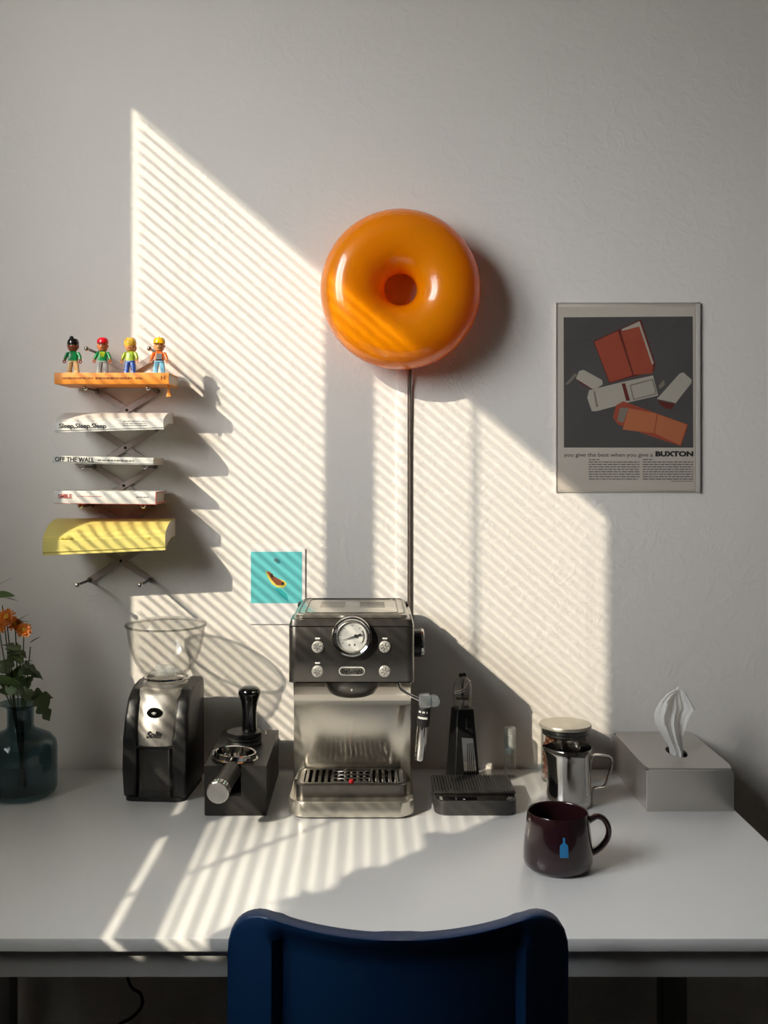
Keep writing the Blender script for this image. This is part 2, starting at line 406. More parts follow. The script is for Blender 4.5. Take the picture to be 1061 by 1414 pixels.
for i in range(NV+1):
    row = []
    for j in range(NU+1):
        u, v = UJ[j], i/NV
        rim = max(smooth01((abs(u)-0.70)/0.035), smooth01((v-0.945)/0.03))
        th = 0.009 + 0.015*rim
        n = Vector((0.30*u*abs(u)*-1*-1, -1, 0.08)).normalized()
        row.append(back_pt(u, v) + Vector((n.x*0.3, n.y, 0))*th)
    rear.append(row)
b = B(); bmx = b.bm
fv = [[bmx.verts.new(p) for p in r] for r in front]; rv = [[bmx.verts.new(p) for p in r] for r in rear]
for i in range(NV):
    for j in range(NU):
        bmx.faces.new((fv[i][j], fv[i][j+1], fv[i+1][j+1], fv[i+1][j])); bmx.faces.new((rv[i][j+1], rv[i][j], rv[i+1][j], rv[i+1][j+1]))
edge = [(0, j) for j in range(NU+1)] + [(i, NU) for i in range(1, NV+1)] + [(NV, j) for j in range(NU-1, -1, -1)] + [(i, 0) for i in range(NV-1, 0, -1)]
for k in range(len(edge)):
    a, c = edge[k], edge[(k+1) % len(edge)]
    bmx.faces.new((fv[a[0]][a[1]], rv[a[0]][a[1]], rv[c[0]][c[1]], fv[c[0]][c[1]]))
be = [bmx.edges.get((rv[edge[k][0]][edge[k][1]], rv[edge[(k+1) % len(edge)][0]][edge[(k+1) % len(edge)][1]])) for k in range(len(edge))]
be += [bmx.edges.get((fv[edge[k][0]][edge[k][1]], fv[edge[(k+1) % len(edge)][0]][edge[(k+1) % len(edge)][1]])) for k in range(len(edge))]
bmesh.ops.bevel(bmx, geom=[e for e in be if e], offset=0.0035, segments=2, profile=0.5, affect='EDGES', clamp_overlap=True)
obj('backrest', b, M['blue'], ch, smooth=50)
b = B(); rings = []
for k in range(17):                                   # seat: dished slab lofted front to back
    t = k/16; yy = -0.185 + 0.41*t; hw = 0.195 + 0.018*math.sin(PI*t); zt = 0.445 - 0.02*math.sin(PI*t) + 0.006*t
    if t > 0.85: zt -= 0.03*((t-0.85)/0.15)**2
    up = [Vector((x_*hw, yy, zt + 0.02*abs(x_)**3)) for x_ in [-1+2*i/12 for i in range(13)]]
    dn = [Vector((p.x*0.98, p.y, p.z-0.014)) for p in reversed(up)]
    rings.append(up+dn)
obj('seat', b.loft(rings), M['blue'], ch)
for sx in (-1, 1):
    obj('leg', B().tube([(sx*0.165, 0.15, 0.43), (sx*0.205, 0.205, 0.0)], [0.019, 0.012], 12), M['blue'], ch)
    obj('leg', B().tube([(sx*0.165, -0.13, 0.43), (sx*0.20, -0.24, 0.0)], [0.019, 0.012], 12), M['blue'], ch)

# ------------------------------------------------------------------ wall lamp
M['amber'] = translucent('amber_glass', (255, 158, 2), 0.34, 0.25, coat=1.0, var=0.02)
M['plate'] = pm('pale_wall_plate', (205, 192, 178), 0.6, var=0.03)
LX, LZ_, LY = 0.0555, 1.636, -0.058
lp = thing('wall_lamp', 'glossy orange glass ring lamp mounted on the wall', 'lamp', (LX, 0, LZ_))
b = B(); rings = []
Rm, ra, rb = 0.0895, 0.0595, 0.052
for i in range(64):
    a = 2*PI*i/64; ring = []
    for j in range(28):
        t = 2*PI*j/28; rad = Rm + ra*math.cos(t)
        ring.append(Vector((rad*math.cos(a), LY + rb*math.sin(t), rad*math.sin(a))))
    rings.append(ring)
b.loft(rings, loop=True)
obj('lamp_shade', b, M['amber'], lp, smooth=80)
obj('wall_plate', B().lathe([(0.0, 0.0), (0.075, 0.0), (0.075, 0.007), (0.0, 0.007)], 40, RX90), M['plate'], lp)
M['cord'] = pm('grey_brown_cord', (92, 82, 76), 0.6, var=0.1)
obj('lamp_cord', B().tube([(0.0205, -0.012, -0.135), (0.0195, -0.006, -0.18), (0.0195, -0.004, -0.30), (0.0195, -0.004, -0.60), (0.0195, -0.004, -0.8995)], 0.0024, 8), M['cord'], lp)
obj('cord_cover', B().box(-0.0065, 0.0155, -0.004, -0.0005, -0.897, -0.13, 0.001), M['wall'], lp)

# ------------------------------------------------------------------ advertisement in acrylic frame
def S(u, v): return (740+u/4.08, 390+v/4.08)
PY = -0.012; sp = sc_at(PY)
def pw(u, v): px, py = S(u, v); return ((px-512)/sp, CAM_Z-(py-640)/sp)
px0, pz1 = pw(117, 108); px1, pz0 = pw(934, 1182)
pcx, pcz = (px0+px1)/2, pz0
po = thing('framed_advertisement', 'old magazine page with red and white wallets in a clear acrylic frame on the wall', 'picture', (pcx, 0, pcz))
def pl_(u, v): x, z = pw(u, v); return (x-pcx, z-pcz)
M['page'] = pm('aged_page', (214, 204, 192), 0.7, var=0.04, vscale=12)
M['ink'] = pm('printing_ink', (38, 36, 36), 0.7)
M['ink_grey'] = pm('grey_ink', (104, 100, 98), 0.7, var=0.1)
M['photo_grey'] = pm('printed_grey_backdrop', (88, 85, 84), 0.6, var=0.25, vscale=9)
M['p_red'] = pm('printed_red_leather', (172, 80, 58), 0.6, var=0.10, vscale=40)
M['p_dred'] = pm('printed_dark_red', (112, 44, 38), 0.6)
M['p_tan'] = pm('printed_orange_leather', (200, 118, 78), 0.6, var=0.08, vscale=40)
M['p_cream'] = pm('printed_cream_leather', (192, 184, 170), 0.6, var=0.06, vscale=40)
M['p_shade'] = pm('printed_grey_line', (140, 130, 118), 0.6)
obj('back_sheet', B().box(px0-pcx, px1-pcx, -0.003, 0.0, 0, pz1-pz0, 0.0008), M['page'], po)
gx0, gz1 = pl_(128, 135); gx1, gz0 = pl_(905, 1172)
pg = obj('page', B().box(gx0, gx1, -0.0036, -0.003, gz0, gz1), M['page'], po)
def flat(name, pts, mat, parent, lay): 
    return obj(name, B().prism([pl_(u, v) for u, v in pts], -0.0036-0.00012*lay-0.0001, -0.0036, 'xz'), mat, parent)
pic = flat('printed_photograph', [(162, 193), (893, 188), (896, 930), (164, 930)], M['photo_grey'], po, 1)
sh = lambda n, p, m, l: flat(n, p, M[m], pic, l)
sh('printed_wallet', [(330, 328), (600, 203), (682, 455), (672, 500), (420, 566)], 'p_dred', 2)
sh('printed_wallet', [(488, 262), (592, 215), (672, 452), (660, 470)], 'p_cream', 3)
sh('printed_wallet', [(336, 332), (470, 270), (552, 520), (424, 562)], 'p_red', 4)
sh('printed_wallet', [(485, 272), (590, 245), (668, 478), (665, 512), (560, 517)], 'p_red', 4)
sh('printed_wallet', [(172, 570), (225, 510), (240, 520), (185, 575)], 'p_shade', 2)
sh('printed_case', [(235, 545), (262, 570), (320, 600), (330, 590), (250, 500)], 'p_dred', 2)
sh('printed_case', [(232, 540), (250, 497), (275, 490), (380, 548), (384, 572), (350, 595), (325, 598)], 'p_cream', 3)
sh('printed_purse', [(296, 650), (306, 606), (490, 560), (668, 522), (697, 636), (540, 672), (350, 724), (322, 724)], 'p_cream', 4)
sh('printed_band', [(490, 568), (510, 566), (538, 664), (516, 666)], 'p_dred', 5)
sh('printed_frame_line', [(535, 575), (668, 540), (690, 628), (556, 662)], 'p_shade', 5)
sh('printed_clasp', [(543, 582), (662, 549), (682, 623), (562, 654)], 'p_cream', 6)
sh('printed_fold_line', [(330, 612), (340, 610), (358, 700), (346, 702)], 'p_shade', 5)
sh('printed_wallet', [(700, 580), (730, 545), (735, 575), (705, 600)], 'p_shade', 2)
sh('printed_pouch', [(690, 655), (820, 510), (840, 505), (886, 545), (885, 565), (795, 680), (770, 672)], 'p_cream', 3)
sh('printed_pouch', [(696, 662), (770, 680), (798, 660), (775, 712), (740, 710), (712, 690)], 'p_dred', 2)
sh('printed_billfold', [(440, 760), (460, 690), (500, 668), (560, 690), (868, 800), (825, 922), (640, 860), (470, 800)], 'p_red', 5)
sh('printed_billfold', [(480, 705), (530, 705), (500, 790), (465, 780)], 'p_shade', 6)
sh('printed_billfold', [(530, 708), (690, 738), (672, 848), (496, 828)], 'p_tan', 7)
sh('printed_billfold', [(696, 742), (860, 800), (822, 916), (678, 850)], 'p_tan', 7)
def ptext(n, s, u0, u1, v, size, mat, bold=0.0):
    x0, z = pl_(u0, v); x1, _ = pl_(u1, v)
    return text(n, s, size, mat, po, at((x0+x1)/2, -0.0038, z), 0.0001, width=x1-x0, bold=bold)
ptext('slogan', 'you give the best when you give a', 165, 668, 972, 0.0105, M['ink'])
ptext('slogan_name', 'BUXTON', 682, 896, 967, 0.0128, M['ink'], bold=0.0007)
fp = B(); rp = random.Random(3)
for cx0, cx1 in ((305, 592), (610, 896)):
    for k in range(9):
        v = 998 + 13.8*k; u = cx0
        end = cx0 + 60 if k == 0 else (cx1 if k < 8 else cx1 - rp.uniform(0, 20))
        while u < end:
            w = rp.uniform(8, 34); a = pl_(u, v-2.6); c = pl_(min(u+w, end), v+2.6)
            fp.box(a[0], c[0], -0.0039, -0.0036, c[1], a[1]); u += w + 4.5
fp.box(pl_(770, 1120)[0], pl_(896, 1120)[0], -0.0039, -0.0036, pl_(0, 1121.5)[1], pl_(0, 1118.5)[1])
o = obj('fine_print', fp, M['ink_grey'], po); o['kind'] = 'stuff'
obj('clear_cover', B().box(px0-pcx, px1-pcx, -0.0068, -0.0050, 0, pz1-pz0, 0.0005), M['acrylic'], po)
ed = B()
for xa, xb in ((px0-pcx, px0-pcx+0.002), (px1-pcx-0.006, px1-pcx)): ed.box(xa, xb, -0.0050, -0.003, 0, pz1-pz0)
ed.box(px0-pcx, px1-pcx, -0.0050, -0.003, pz1-pz0-0.002, pz1-pz0)
M['edge'] = pm('frosted_acrylic_edge', (214, 210, 206), 0.3, var=0.05)
obj('acrylic_edge', ed, M['edge'], po)

# ------------------------------------------------------------------ turquoise postcard with pin
s0 = sc_at(-0.004)
cx_, cz_ = (383.5-512)/s0, CAM_Z-(862-640)/s0
def cw(px, py): return ((px-512)/s0-cx_, CAM_Z-(py-640)/s0-cz_)
pc = thing('postcard', 'turquoise postcard of a bather on a float pinned to the wall', 'card', (cx_, 0, cz_))
M['card'] = pm('white_card', (226, 224, 224), 0.6)
M['turq'] = pm('turquoise_print', (98, 194, 198), 0.5, var=0.06, vscale=25)
M['turq_d'] = pm('deep_turquoise_print', (44, 164, 168), 0.5)
M['yel'] = pm('yellow_print', (220, 205, 90), 0.5)
M['skin_p'] = pm('tanned_print', (150, 84, 56), 0.5)
M['dark_p'] = pm('dark_print', (52, 40, 30), 0.5)
a0 = cw(345, 862); a1 = cw(421.5, 758)
obj('card', B().box(a0[0], a1[0], -0.003, -0.0005, 0, a1[1]), M['card'], pc)
a = cw(346.5, 833); c = cw(417, 762)
tq = obj('printed_picture', B().box(a[0], c[0], -0.0034, -0.003, a[1], c[1]), M['turq'], pc)
def cf(n, pts, m, l): obj(n, B().prism([cw(330+u/9.645, 740+v/9.645) for u, v in pts], -0.0034-0.00015*l, -0.0034, 'xz'), M[m], tq)
cf('printed_shadow', [(470, 700), (540, 690), (640, 780), (660, 880), (560, 800)], 'turq_d', 1)
cf('printed_float', [(355, 475), (400, 470), (500, 560), (610, 600), (640, 640), (600, 690), (520, 690), (440, 640), (380, 545)], 'yel', 2)
cf('printed_bather', [(365, 470), (410, 478), (470, 540), (560, 590), (600, 620), (590, 660), (500, 655), (440, 590)], 'skin_p', 3)
cf('printed_bather', [(415, 520), (440, 495), (465, 545), (440, 560)], 'dark_p', 4)
cf('printed_bather', [(565, 620), (600, 610), (608, 650), (575, 658)], 'dark_p', 4)
pp = cw(381, 773)
obj('push_pin', B().lathe([(0, 0.0034), (0.002, 0.0034), (0.0022, 0.006), (0.0034, 0.0075), (0.0034, 0.009), (0.0, 0.0095)], 16, Matrix.Translation((pp[0], 0, pp[1])) @ RX90), M['clear_blue'], pc)

# ------------------------------------------------------------------ scissor rack with books
M['rack'] = pm('grey_brown_rack_metal', (182, 168, 163), 0.42, 0.4, var=0.05)
M['rack_dark'] = pm('dark_rivet', (52, 48, 46), 0.4, 0.6)
RKX, RKZ, TILT = -0.4632, 1.4505, 0.0390       # drift of the rack axis in x per metre of z
rk = thing('scissor_rack', 'grey metal scissor lattice rack with pegs on the wall', 'rack', (-0.4625, 0, 1.0915))
def rkp(side, z, y): return Vector((-0.4632 + (z-1.4505)*TILT + side*0.0572 + 0.4625, y, z-1.0915))
JZ = [1.5223 - 0.0718*i for i in range(7)]
for i in range(6):
    for sgn, y in ((1, -0.0075), (-1, -0.0045)):
        p, q = rkp(sgn, JZ[i], y), rkp(-sgn, JZ[i+1], y)
        d = (q-p).normalized(); n = Vector((-d.z, 0, d.x))*0.0058; p, q = p-d*0.004, q+d*0.004
        b = B(); b.prism([((p+n).x, (p+n).z), ((q+n).x, (q+n).z), ((q-n).x, (q-n).z), ((p-n).x, (p-n).z)], y-0.001, y+0.001, 'xz', 0.0004, 1)
        obj('arm', b, M['rack'], rk)
    m = (rkp(1, JZ[i], 0)+rkp(-1, JZ[i+1], 0))/2
    obj('rivet', B().lathe([(0, 0.0), (0.0027, 0.0), (0.0027, 0.0092), (0.0015, 0.0102), (0, 0.0102)], 12, Matrix.Translation((m.x, 0, m.z)) @ RX90), M['rack_dark'], rk)
for iz, z in enumerate(JZ):
    pe = 0.066 if iz in (2, 5) else 0.092          # the two rows under the drooping softcovers
    for sgn in (-1, 1):
        c = rkp(sgn, z, 0)
        pgo = obj('peg', B().lathe([(0, 0.0), (0.0045, 0.0), (0.0045, 0.011), (0.0026, 0.0125), (0.0026, pe), (0, pe)], 12, Matrix.Translation((c.x, 0, c.z)) @ RX90), M['steel_dark'], rk)
        obj('ball_end', B().ball((c.x, -pe-0.0015, c.z), 0.0045, 14), M['chrome'], pgo)

def book(name, label, x0, x1, zb, th, D, cover, drop0=0.0, drop1=0.0, tilt=0.0, yb=-0.014, hard=True, endmat=None, inset=0.002, bulge=0.0, group=None):
    """book lying on the pegs with its spine to the room; DROP bends the overhanging front down (left, right)"""
    cx = (x0+x1)/2; t = thing(name, label, 'book', (cx, 0, zb), 0, group); t.rotation_euler = (0, tilt, 0)
    N = 14
    def cl(tt, dr): return yb + (-D-yb)*tt, -dr*(max(0, tt-0.15)/0.85)**2.4
    def section(dr, o0, o1, y_in, y_back):
        """closed outline between heights o0..o1 above the book's bottom, ending y_in short of the spine"""
        lo, hi = [], []
        for i in range(N+1):
            tt = i/N; y, dz = cl(tt, dr); y = min(max(y, -D + y_in), yb - y_back)
            e = bulge*math.sin(PI/2*smooth01(tt)) if bulge else 0
            lo.append((y, dz+o0)); hi.append((y, dz+o1+e*0))
        return lo, hi
    w = 0.0014 if hard else 0.0006
    nx = 9; rings = []
    for k in range(nx):
        f = k/(nx-1); dr = drop0 + (drop1-drop0)*f; x = x0-cx + (x1-x0)*f
        lo, hi = section(dr, 0, th, 0, 0); li, hi2 = section(dr, w, th-w, w, 0)
        # rounded spine: pull the first and last front points back a little
        rs = min(0.35*th, 0.006) if not hard else 0.001
        lo[-1] = (lo[-1][0]+rs*0.0, lo[-1][1]); 
        mid = [(-D-0.0015*(0 if hard else 1), (lo[-1][1]*(1-q)+hi[-1][1]*q)) for q in (0.2, 0.5, 0.8)]; mid2 = [(-D+w, (li[-1][1]*(1-q)+hi2[-1][1]*q)) for q in (0.2, 0.5, 0.8)]
        lo[-1] = (lo[-1][0]+rs, lo[-1][1]); hi[-1] = (hi[-1][0]+rs, hi[-1][1])
        out = lo + mid + hi[::-1] + hi2 + mid2[::-1] + li[::-1]
        rings.append([Vector((x, p[0], p[1])) for p in out])
    def strip_caps(b_, rings_):
        b_.bm.verts.ensure_lookup_table(); n_ = len(rings_[0]); base = len(b_.bm.verts) - n_*len(rings_)
        for off in (0, n_*(len(rings_)-1)):
            v_ = [b_.bm.verts[base+off+i] for i in range(n_)]
            for i in range(n_//2-1): b_.bm.faces.new((v_[i], v_[i+1], v_[n_-2-i], v_[n_-1-i]))
        return b_
    obj('cover', strip_caps(B().loft(rings, False, False), rings), cover, t)
    rings = []
    for k in range(nx):
        f = k/(nx-1); dr = drop0 + (drop1-drop0)*f; x = x0+inset-cx + (x1-x0-2*inset)*f
        lo, hi = section(dr, w, th-w, w*1.2, 0.003 if hard else 0.0005)
        rings.append([Vector((x, p[0], p[1])) for p in lo + hi[::-1]])
    obj('pages', strip_caps(B().loft(rings, False, False), rings), endmat or M['paper'], t)
    return t, cx
M['bk_orange'] = pm('orange_book_cover', (238, 146, 46), 0.45, var=0.05)
M['bk_white'] = pm('white_book_cover', (222, 220, 214), 0.5, var=0.03)
M['bk_white2'] = pm('glossy_white_cover', (216, 216, 210), 0.35, var=0.03)
M['bk_red'] = pm('red_cover_lining', (196, 76, 58), 0.5, var=0.05)
M['bk_yellow'] = pm('pale_yellow_cover', (226, 212, 122), 0.5, var=0.04)
M['ink_brown'] = pm('brown_print', (150, 84, 24), 0.6); M['ink_pink'] = pm('red_pink_print', (196, 96, 92), 0.6)
BD = 0.112; sb = sc_at(-BD)
def bx(px): return (px-512)/sb
def spine_text(t, cx, s, px0_, px1_, zmid, size, mat, y=-BD, bold=0.0, name='spine_lettering', shear=0):
    x0_, x1_ = bx(px0_)-cx, bx(px1_)-cx
    return text(name, s, size, mat, t, at((x0_+x1_)/2, y-0.0006, zmid), 0.0004, width=x1_-x0_, bold=bold, shear=shear)
def spine_dashes(t, cx, px0_, px1_, zs, mat, h=0.0007, seed=1, y=-BD):
    r_ = random.Random(seed); f = B()
    for zc in zs:
        u = px0_
        while u < px1_:
            w = r_.uniform(2.0, 6.0); f.box(bx(u)-cx, bx(min(u+w, px1_))-cx, y-0.0009, y+0.001, zc-h, zc+h); u += w + 1.3
    o = obj('fine_print', f, mat, t); o['kind'] = 'stuff'; return o
t, cx = book('hardcover_book', 'orange hardcover book under the toy figures, topmost on the rack', bx(75), bx(233), 1.4565, 0.0205, BD, M['bk_orange'])
spine_dashes(t, cx, 86, 128, (0.0105,), M['ink_brown'], 0.0014, 2); spine_dashes(t, cx, 132, 182, (0.0105,), M['ink_brown'], 0.0016, 3)
spine_dashes(t, cx, 187, 196, (0.0105,), M['ink_brown'], 0.0014, 4)
spine_text(t, cx, 'H', 222, 228, 0.011, 0.010, M['ink_brown'], bold=0.0003)
rb_ = obj('ribbon_bookmark', B().loft([[Vector((bx(231)-cx-0.002+w_, -0.090+d_, zz)) for w_, d_ in ((-h_, 0), (0, -0.001), (h_, 0), (0, 0.001))] for zz, h_ in ((0.002, 0.0012), (-0.006, 0.0018), (-0.014, 0.003), (-0.0215, 0.0042))]), M['bk_orange'], t)
t, cx = book('softcover_book', 'white softcover book with black SLEEP lettering, second from the top of the rack', bx(76), bx(226), 1.3885, 0.0195, BD, M['bk_white'], 0.020, 0.014, hard=False, endmat=M['bk_white'], inset=0.0006)
spine_text(t, cx, 'Sleep,Sleep,Sleep', 82, 147, -0.0080, 0.0115, M['ink'], y=-BD-0.0012, bold=0.0002)
spine_dashes(t, cx, 170, 203, (0.0005, -0.0035, -0.0070), M['ink_grey'], 0.0006, 5, y=-BD-0.0012)
t, cx = book('picture_book', 'thin white book lettered OFF THE WALL, in the middle of the rack', bx(72), bx(212), 1.3120, 0.0135, BD, M['bk_white2'], tilt=math.radians(1.3), hard=False, inset=0.001)
spine_text(t, cx, 'OFF THE WALL', 76, 130, 0.0066, 0.0115, M['ink'], y=-BD-0.0012, bold=0.0002)
spine_dashes(t, cx, 135, 185, (0.0068,), M['ink_grey'], 0.0012, 6, y=-BD-0.0012)
t, cx = book('smile_book', 'white hardcover book with red lining and red SMILE lettering, second from the bottom of the rack', bx(74), bx(215), 1.2405, 0.0225, BD, M['bk_white'], tilt=math.radians(0.6), inset=0.003)
t['label'] = 'white hardcover book with red edges and SMILE lettering, above the yellow book'
spine_text(t, cx, 'SMILE', 80, 99, 0.0125, 0.0105, M['ink_pink'], bold=0.0002)
spine_dashes(t, cx, 106, 140, (0.013,), M['ink_pink'], 0.0004, 8)
spine_dashes(t, cx, 188, 205, (0.0125,), M['ink_grey'], 0.0006, 9)
ln = B()
for zz in (0.0015, 0.0205): ln.box(bx(215)-cx-0.0005, bx(215)-cx+0.0012, -BD, -0.015, zz-0.0008, zz+0.0008)
ln.box(bx(215)-cx-0.0005, bx(215)-cx+0.0012, -BD, -BD+0.0022, 0.0015, 0.0205)
ln.box(bx(74)-cx, bx(215)-cx, -BD+0.001, -0.015, -0.0008, -0.0001)
obj('red_lining', ln, M['bk_red'], t)
t, cx = book('thick_paperback', 'thick yellow floppy paperback drooping over the lowest loaded pegs', bx(60), bx(229), 1.1765, 0.0325, BD+0.004, M['bk_yellow'], 0.030, 0.020, hard=False, inset=0.0008)
spine_dashes(t, cx, 84, 100, (0.002,), M['yel'], 0.0012, 11, y=-BD-0.0058); spine_dashes(t, cx, 202, 208, (0.002,), M['yel'], 0.002, 12, y=-BD-0.0058)

# ------------------------------------------------------------------ toy figures on the top book
def colm(name, c, rough=0.22): 
    if name not in M: M[name] = pm(name, c, rough, coat=0.3, var=0.02)
    return M[name]
def figure(px, label, skin, top, legs, hair, style, extra=None):
    t = thing('toy_figure', label, 'toy', ((px-512)/sc_at(-0.088), -0.088, 1.4565+0.0206), random.Random(px).uniform(-0.15, 0.2), 'toy figures on the orange book')
    for sg in (-1, 1):
        b = B(); b.loft([[Vector((sg*cx_+dx_, dy_, z_)) for dx_, dy_ in rrect(-w_, w_, -d_, d_, 0.002, 3)] for z_, cx_, w_, d_ in ((0, 0.0066, 0.0046, 0.0068), (0.005, 0.0066, 0.0042, 0.0060), (0.0055, 0.0064, 0.0042, 0.0048), (0.016, 0.0052, 0.0046, 0.0048), (0.021, 0.0045, 0.0045, 0.0046))])
        obj('leg', b, legs, t)
    b = B(); b.loft([[Vector((p[0], p[1], z_)) for p in rrect(-w_, w_, -d_, d_, 0.003, 4)] for z_, w_, d_ in ((0.0205, 0.0088, 0.0052), (0.026, 0.0086, 0.0056), (0.036, 0.0078, 0.0052), (0.0405, 0.0060, 0.0042), (0.0415, 0.004, 0.003))])
    to = obj('torso', b, top, t)
    if extra: extra(to)
    for sg in (-1, 1):
        ar = obj('arm', B().tube([(sg*0.0072, 0, 0.0375), (sg*0.0098, -0.0005, 0.0365), (sg*0.0125, -0.0015, 0.031), (sg*0.0140, -0.004, 0.0255)], [0.0030, 0.0034, 0.0031, 0.0027], 10), top, t)
        hb = B().tube([(sg*0.0140, -0.004, 0.0255), (sg*0.0145, -0.0052, 0.0232)], [0.0019, 0.0019], 8)
        hb.tube([(sg*0.0145+0.0024*math.cos(a), -0.0058, 0.0215+0.0024*math.sin(a)) for a in [math.radians(120+q*42) for q in range(8)]], 0.0011, 6)
        obj('hand', hb, skin, ar)
    hd = obj('head', B().lathe([(0, 0.0405), (0.0055, 0.0410), (0.0082, 0.0435), (0.0096, 0.048), (0.0098, 0.053), (0.0088, 0.0575), (0.006, 0.0605), (0, 0.0615)], 20), skin, t)
    fb = B()
    for sg in (-1, 1): fb.ball((sg*0.0035, -0.0090, 0.0520), 0.0011, 8)
    obj('eyes', fb, M['ink'], hd)
    obj('mouth', B().tube([(-0.0032, -0.0092, 0.0470), (-0.0014, -0.0098, 0.0462), (0.0014, -0.0098, 0.0462), (0.0032, -0.0092, 0.0470)], 0.0005, 6), M['dark_p'], hd)
    obj('nose', B().ball((0, -0.0101, 0.0496), 0.0011, 8), skin, hd)
    for sg in (-1, 1): obj('ear', B().ball((sg*0.0098, 0, 0.0500), 0.0019, 8, (0.6, 1, 1.2)), skin, hd)
    h = B()
    if style == 'bun':
        h.lathe([(0.0102, 0.0520), (0.0108, 0.0550), (0.0102, 0.0595), (0.0075, 0.0635), (0, 0.0650)], 20); h.ball((0, 0.0095, 0.0505), 0.0075, 10, (1.2, 0.5, 1.1)); h.ball((-0.0035, 0.004, 0.0655), 0.0042, 10)
        obj('hair', h, hair, hd)
    elif style == 'cap':
        h.lathe([(0.0104, 0.0545), (0.0108, 0.0570), (0.0100, 0.0620), (0.0070, 0.0655), (0, 0.0668)], 20)
        h.loft([[Vector((p[0], p[1]-0.0095, z_)) for p in rrect(-0.0085, 0.0085, -0.0058, 0.006, 0.0045, 4)] for z_ in (0.0548, 0.0560)])
        obj('cap', h, hair, hd)
    elif style == 'hair':
        h.lathe([(0.0104, 0.0505), (0.0114, 0.0550), (0.0106, 0.0605), (0.0078, 0.0650), (0, 0.0665)], 20)
        for q in range(9):
            a = PI*1.08 + q*PI*0.84/8; h.ball((0.0088*math.cos(a), 0.0088*math.sin(a), 0.0585), 0.0031, 8, (0.8, 0.8, 1.3))
        h.ball((0, 0.008, 0.048), 0.0082, 10, (1.2, 0.5, 1.2))
        obj('hair', h, hair, hd)
    else:
        h.lathe([(0.0112, 0.0550), (0.0110, 0.0575), (0.0104, 0.0615), (0.0078, 0.0652), (0, 0.0668)], 20)
        h.loft([[Vector((p[0], p[1]-0.0080, z_)) for p in rrect(-0.0100, 0.0100, -0.0055, 0.006, 0.005, 4)] for z_ in (0.0545, 0.0560)])
        h.tube([(0, -0.0098, 0.0615), (0, -0.005, 0.0658), (0, 0.002, 0.0674), (0, 0.008, 0.0648)], 0.0016, 6)
        obj('helmet', h, hair, hd)
    return t
sk_d = colm('brown_toy_skin', (138, 78, 52)); sk_p = colm('peach_toy_skin', (226, 156, 104)); 
gr = colm('green_toy', (22, 128, 68)); lime = colm('lime_toy', (152, 176, 40)); orr = colm('orange_toy', (226, 110, 40))
tan = colm('tan_toy', (206, 172, 118)); gry = colm('grey_toy', (140, 142, 142)); blu = colm('blue_toy', (38, 74, 156)); lbl = colm('light_blue_toy', (124, 184, 214))
blk = colm('black_toy', (20, 18, 18)); red = colm('red_toy', (204, 22, 40)); yel = colm('yellow_toy', (240, 186, 30)); blond = colm('blond_toy', (226, 180, 60))
def front_patch(z0_, z1_, w0, w1, m): 
    return lambda to: obj('printed_front', B().prism([(-w0, z0_), (w0, z0_), (w1, z1_), (-w1, z1_)], -0.0060, -0.0050, 'xz'), m, to)
def belt(m, m2=None):
    def f(to):
        obj('belt', B().loft([[Vector((p[0], p[1], z_)) for p in rrect(-0.0090, 0.0090, -0.0058, 0.0058, 0.003, 3)] for z_ in (0.0205, 0.0232)]), m, to)
        if m2: front_patch(0.030, 0.0395, 0.003, 0.0055, m2)(to)
    return f
figure(101, 'toy figure with black hair, dark green top and tan trousers, leftmost on the orange book', sk_d, gr, tan, blk, 'bun', belt(tan))
figure(142, 'toy figure in a red cap, green top and grey trousers', colm('tan_toy_skin', (196, 122, 78)), gr, gry, red, 'cap', belt(gry, lime))
figure(180, 'toy figure with blond hair, lime top and blue trousers', sk_p, lime, blu, blond, 'hair', belt(blu))
def bib(to):
    front_patch(0.0255, 0.0365, 0.0058, 0.0045, gry)(to); belt(lbl)(to)
    obj('tool_belt', B().box(-0.006, 0.006, -0.0066, -0.0050, 0.0240, 0.0262), M['dark_p'], to)
figure(220, 'toy figure in a yellow helmet, orange top and light blue trousers', sk_p, orr, lbl, yel, 'helmet', bib)

# ------------------------------------------------------------------ vase with flowers
VX, VY = -0.617, -0.157
va = thing('vase', 'dark teal glass bottle vase of orange flowers at the left end of the desk', 'vase', (VX, VY, DZ))
va['label'] = 'dark teal glass bottle vase at the left end of the desk'
vp = [(0.0, 0.002), (0.052, 0.001), (0.060, 0.006), (0.0625, 0.014), (0.0625, 0.082), (0.0605, 0.093), (0.052, 0.103), (0.036, 0.111), (0.0255, 0.116), (0.0225, 0.122), (0.0225, 0.150), (0.025, 0.156), (0.036, 0.1605), (0.0365, 0.1625)]
vi = [(0.034, 0.1625), (0.023, 0.158), (0.0195, 0.150), (0.0195, 0.122), (0.023, 0.114), (0.050, 0.100), (0.0585, 0.090), (0.0595, 0.080), (0.0595, 0.016), (0.055, 0.010), (0.0, 0.009)]
obj('vase_body', B().lathe(vp + vi, 56, cap0=True, cap1=True), M['teal_glass'], va, smooth=60)
M['petal'] = translucent('orange_petal', (224, 128, 40), 0.35, 0.5, var=0.15)
M['petal_core'] = pm('yellow_flower_centre', (200, 150, 40), 0.8, var=0.2, vscale=400)
M['stem'] = pm('green_stem', (66, 78, 48), 0.6, var=0.1)
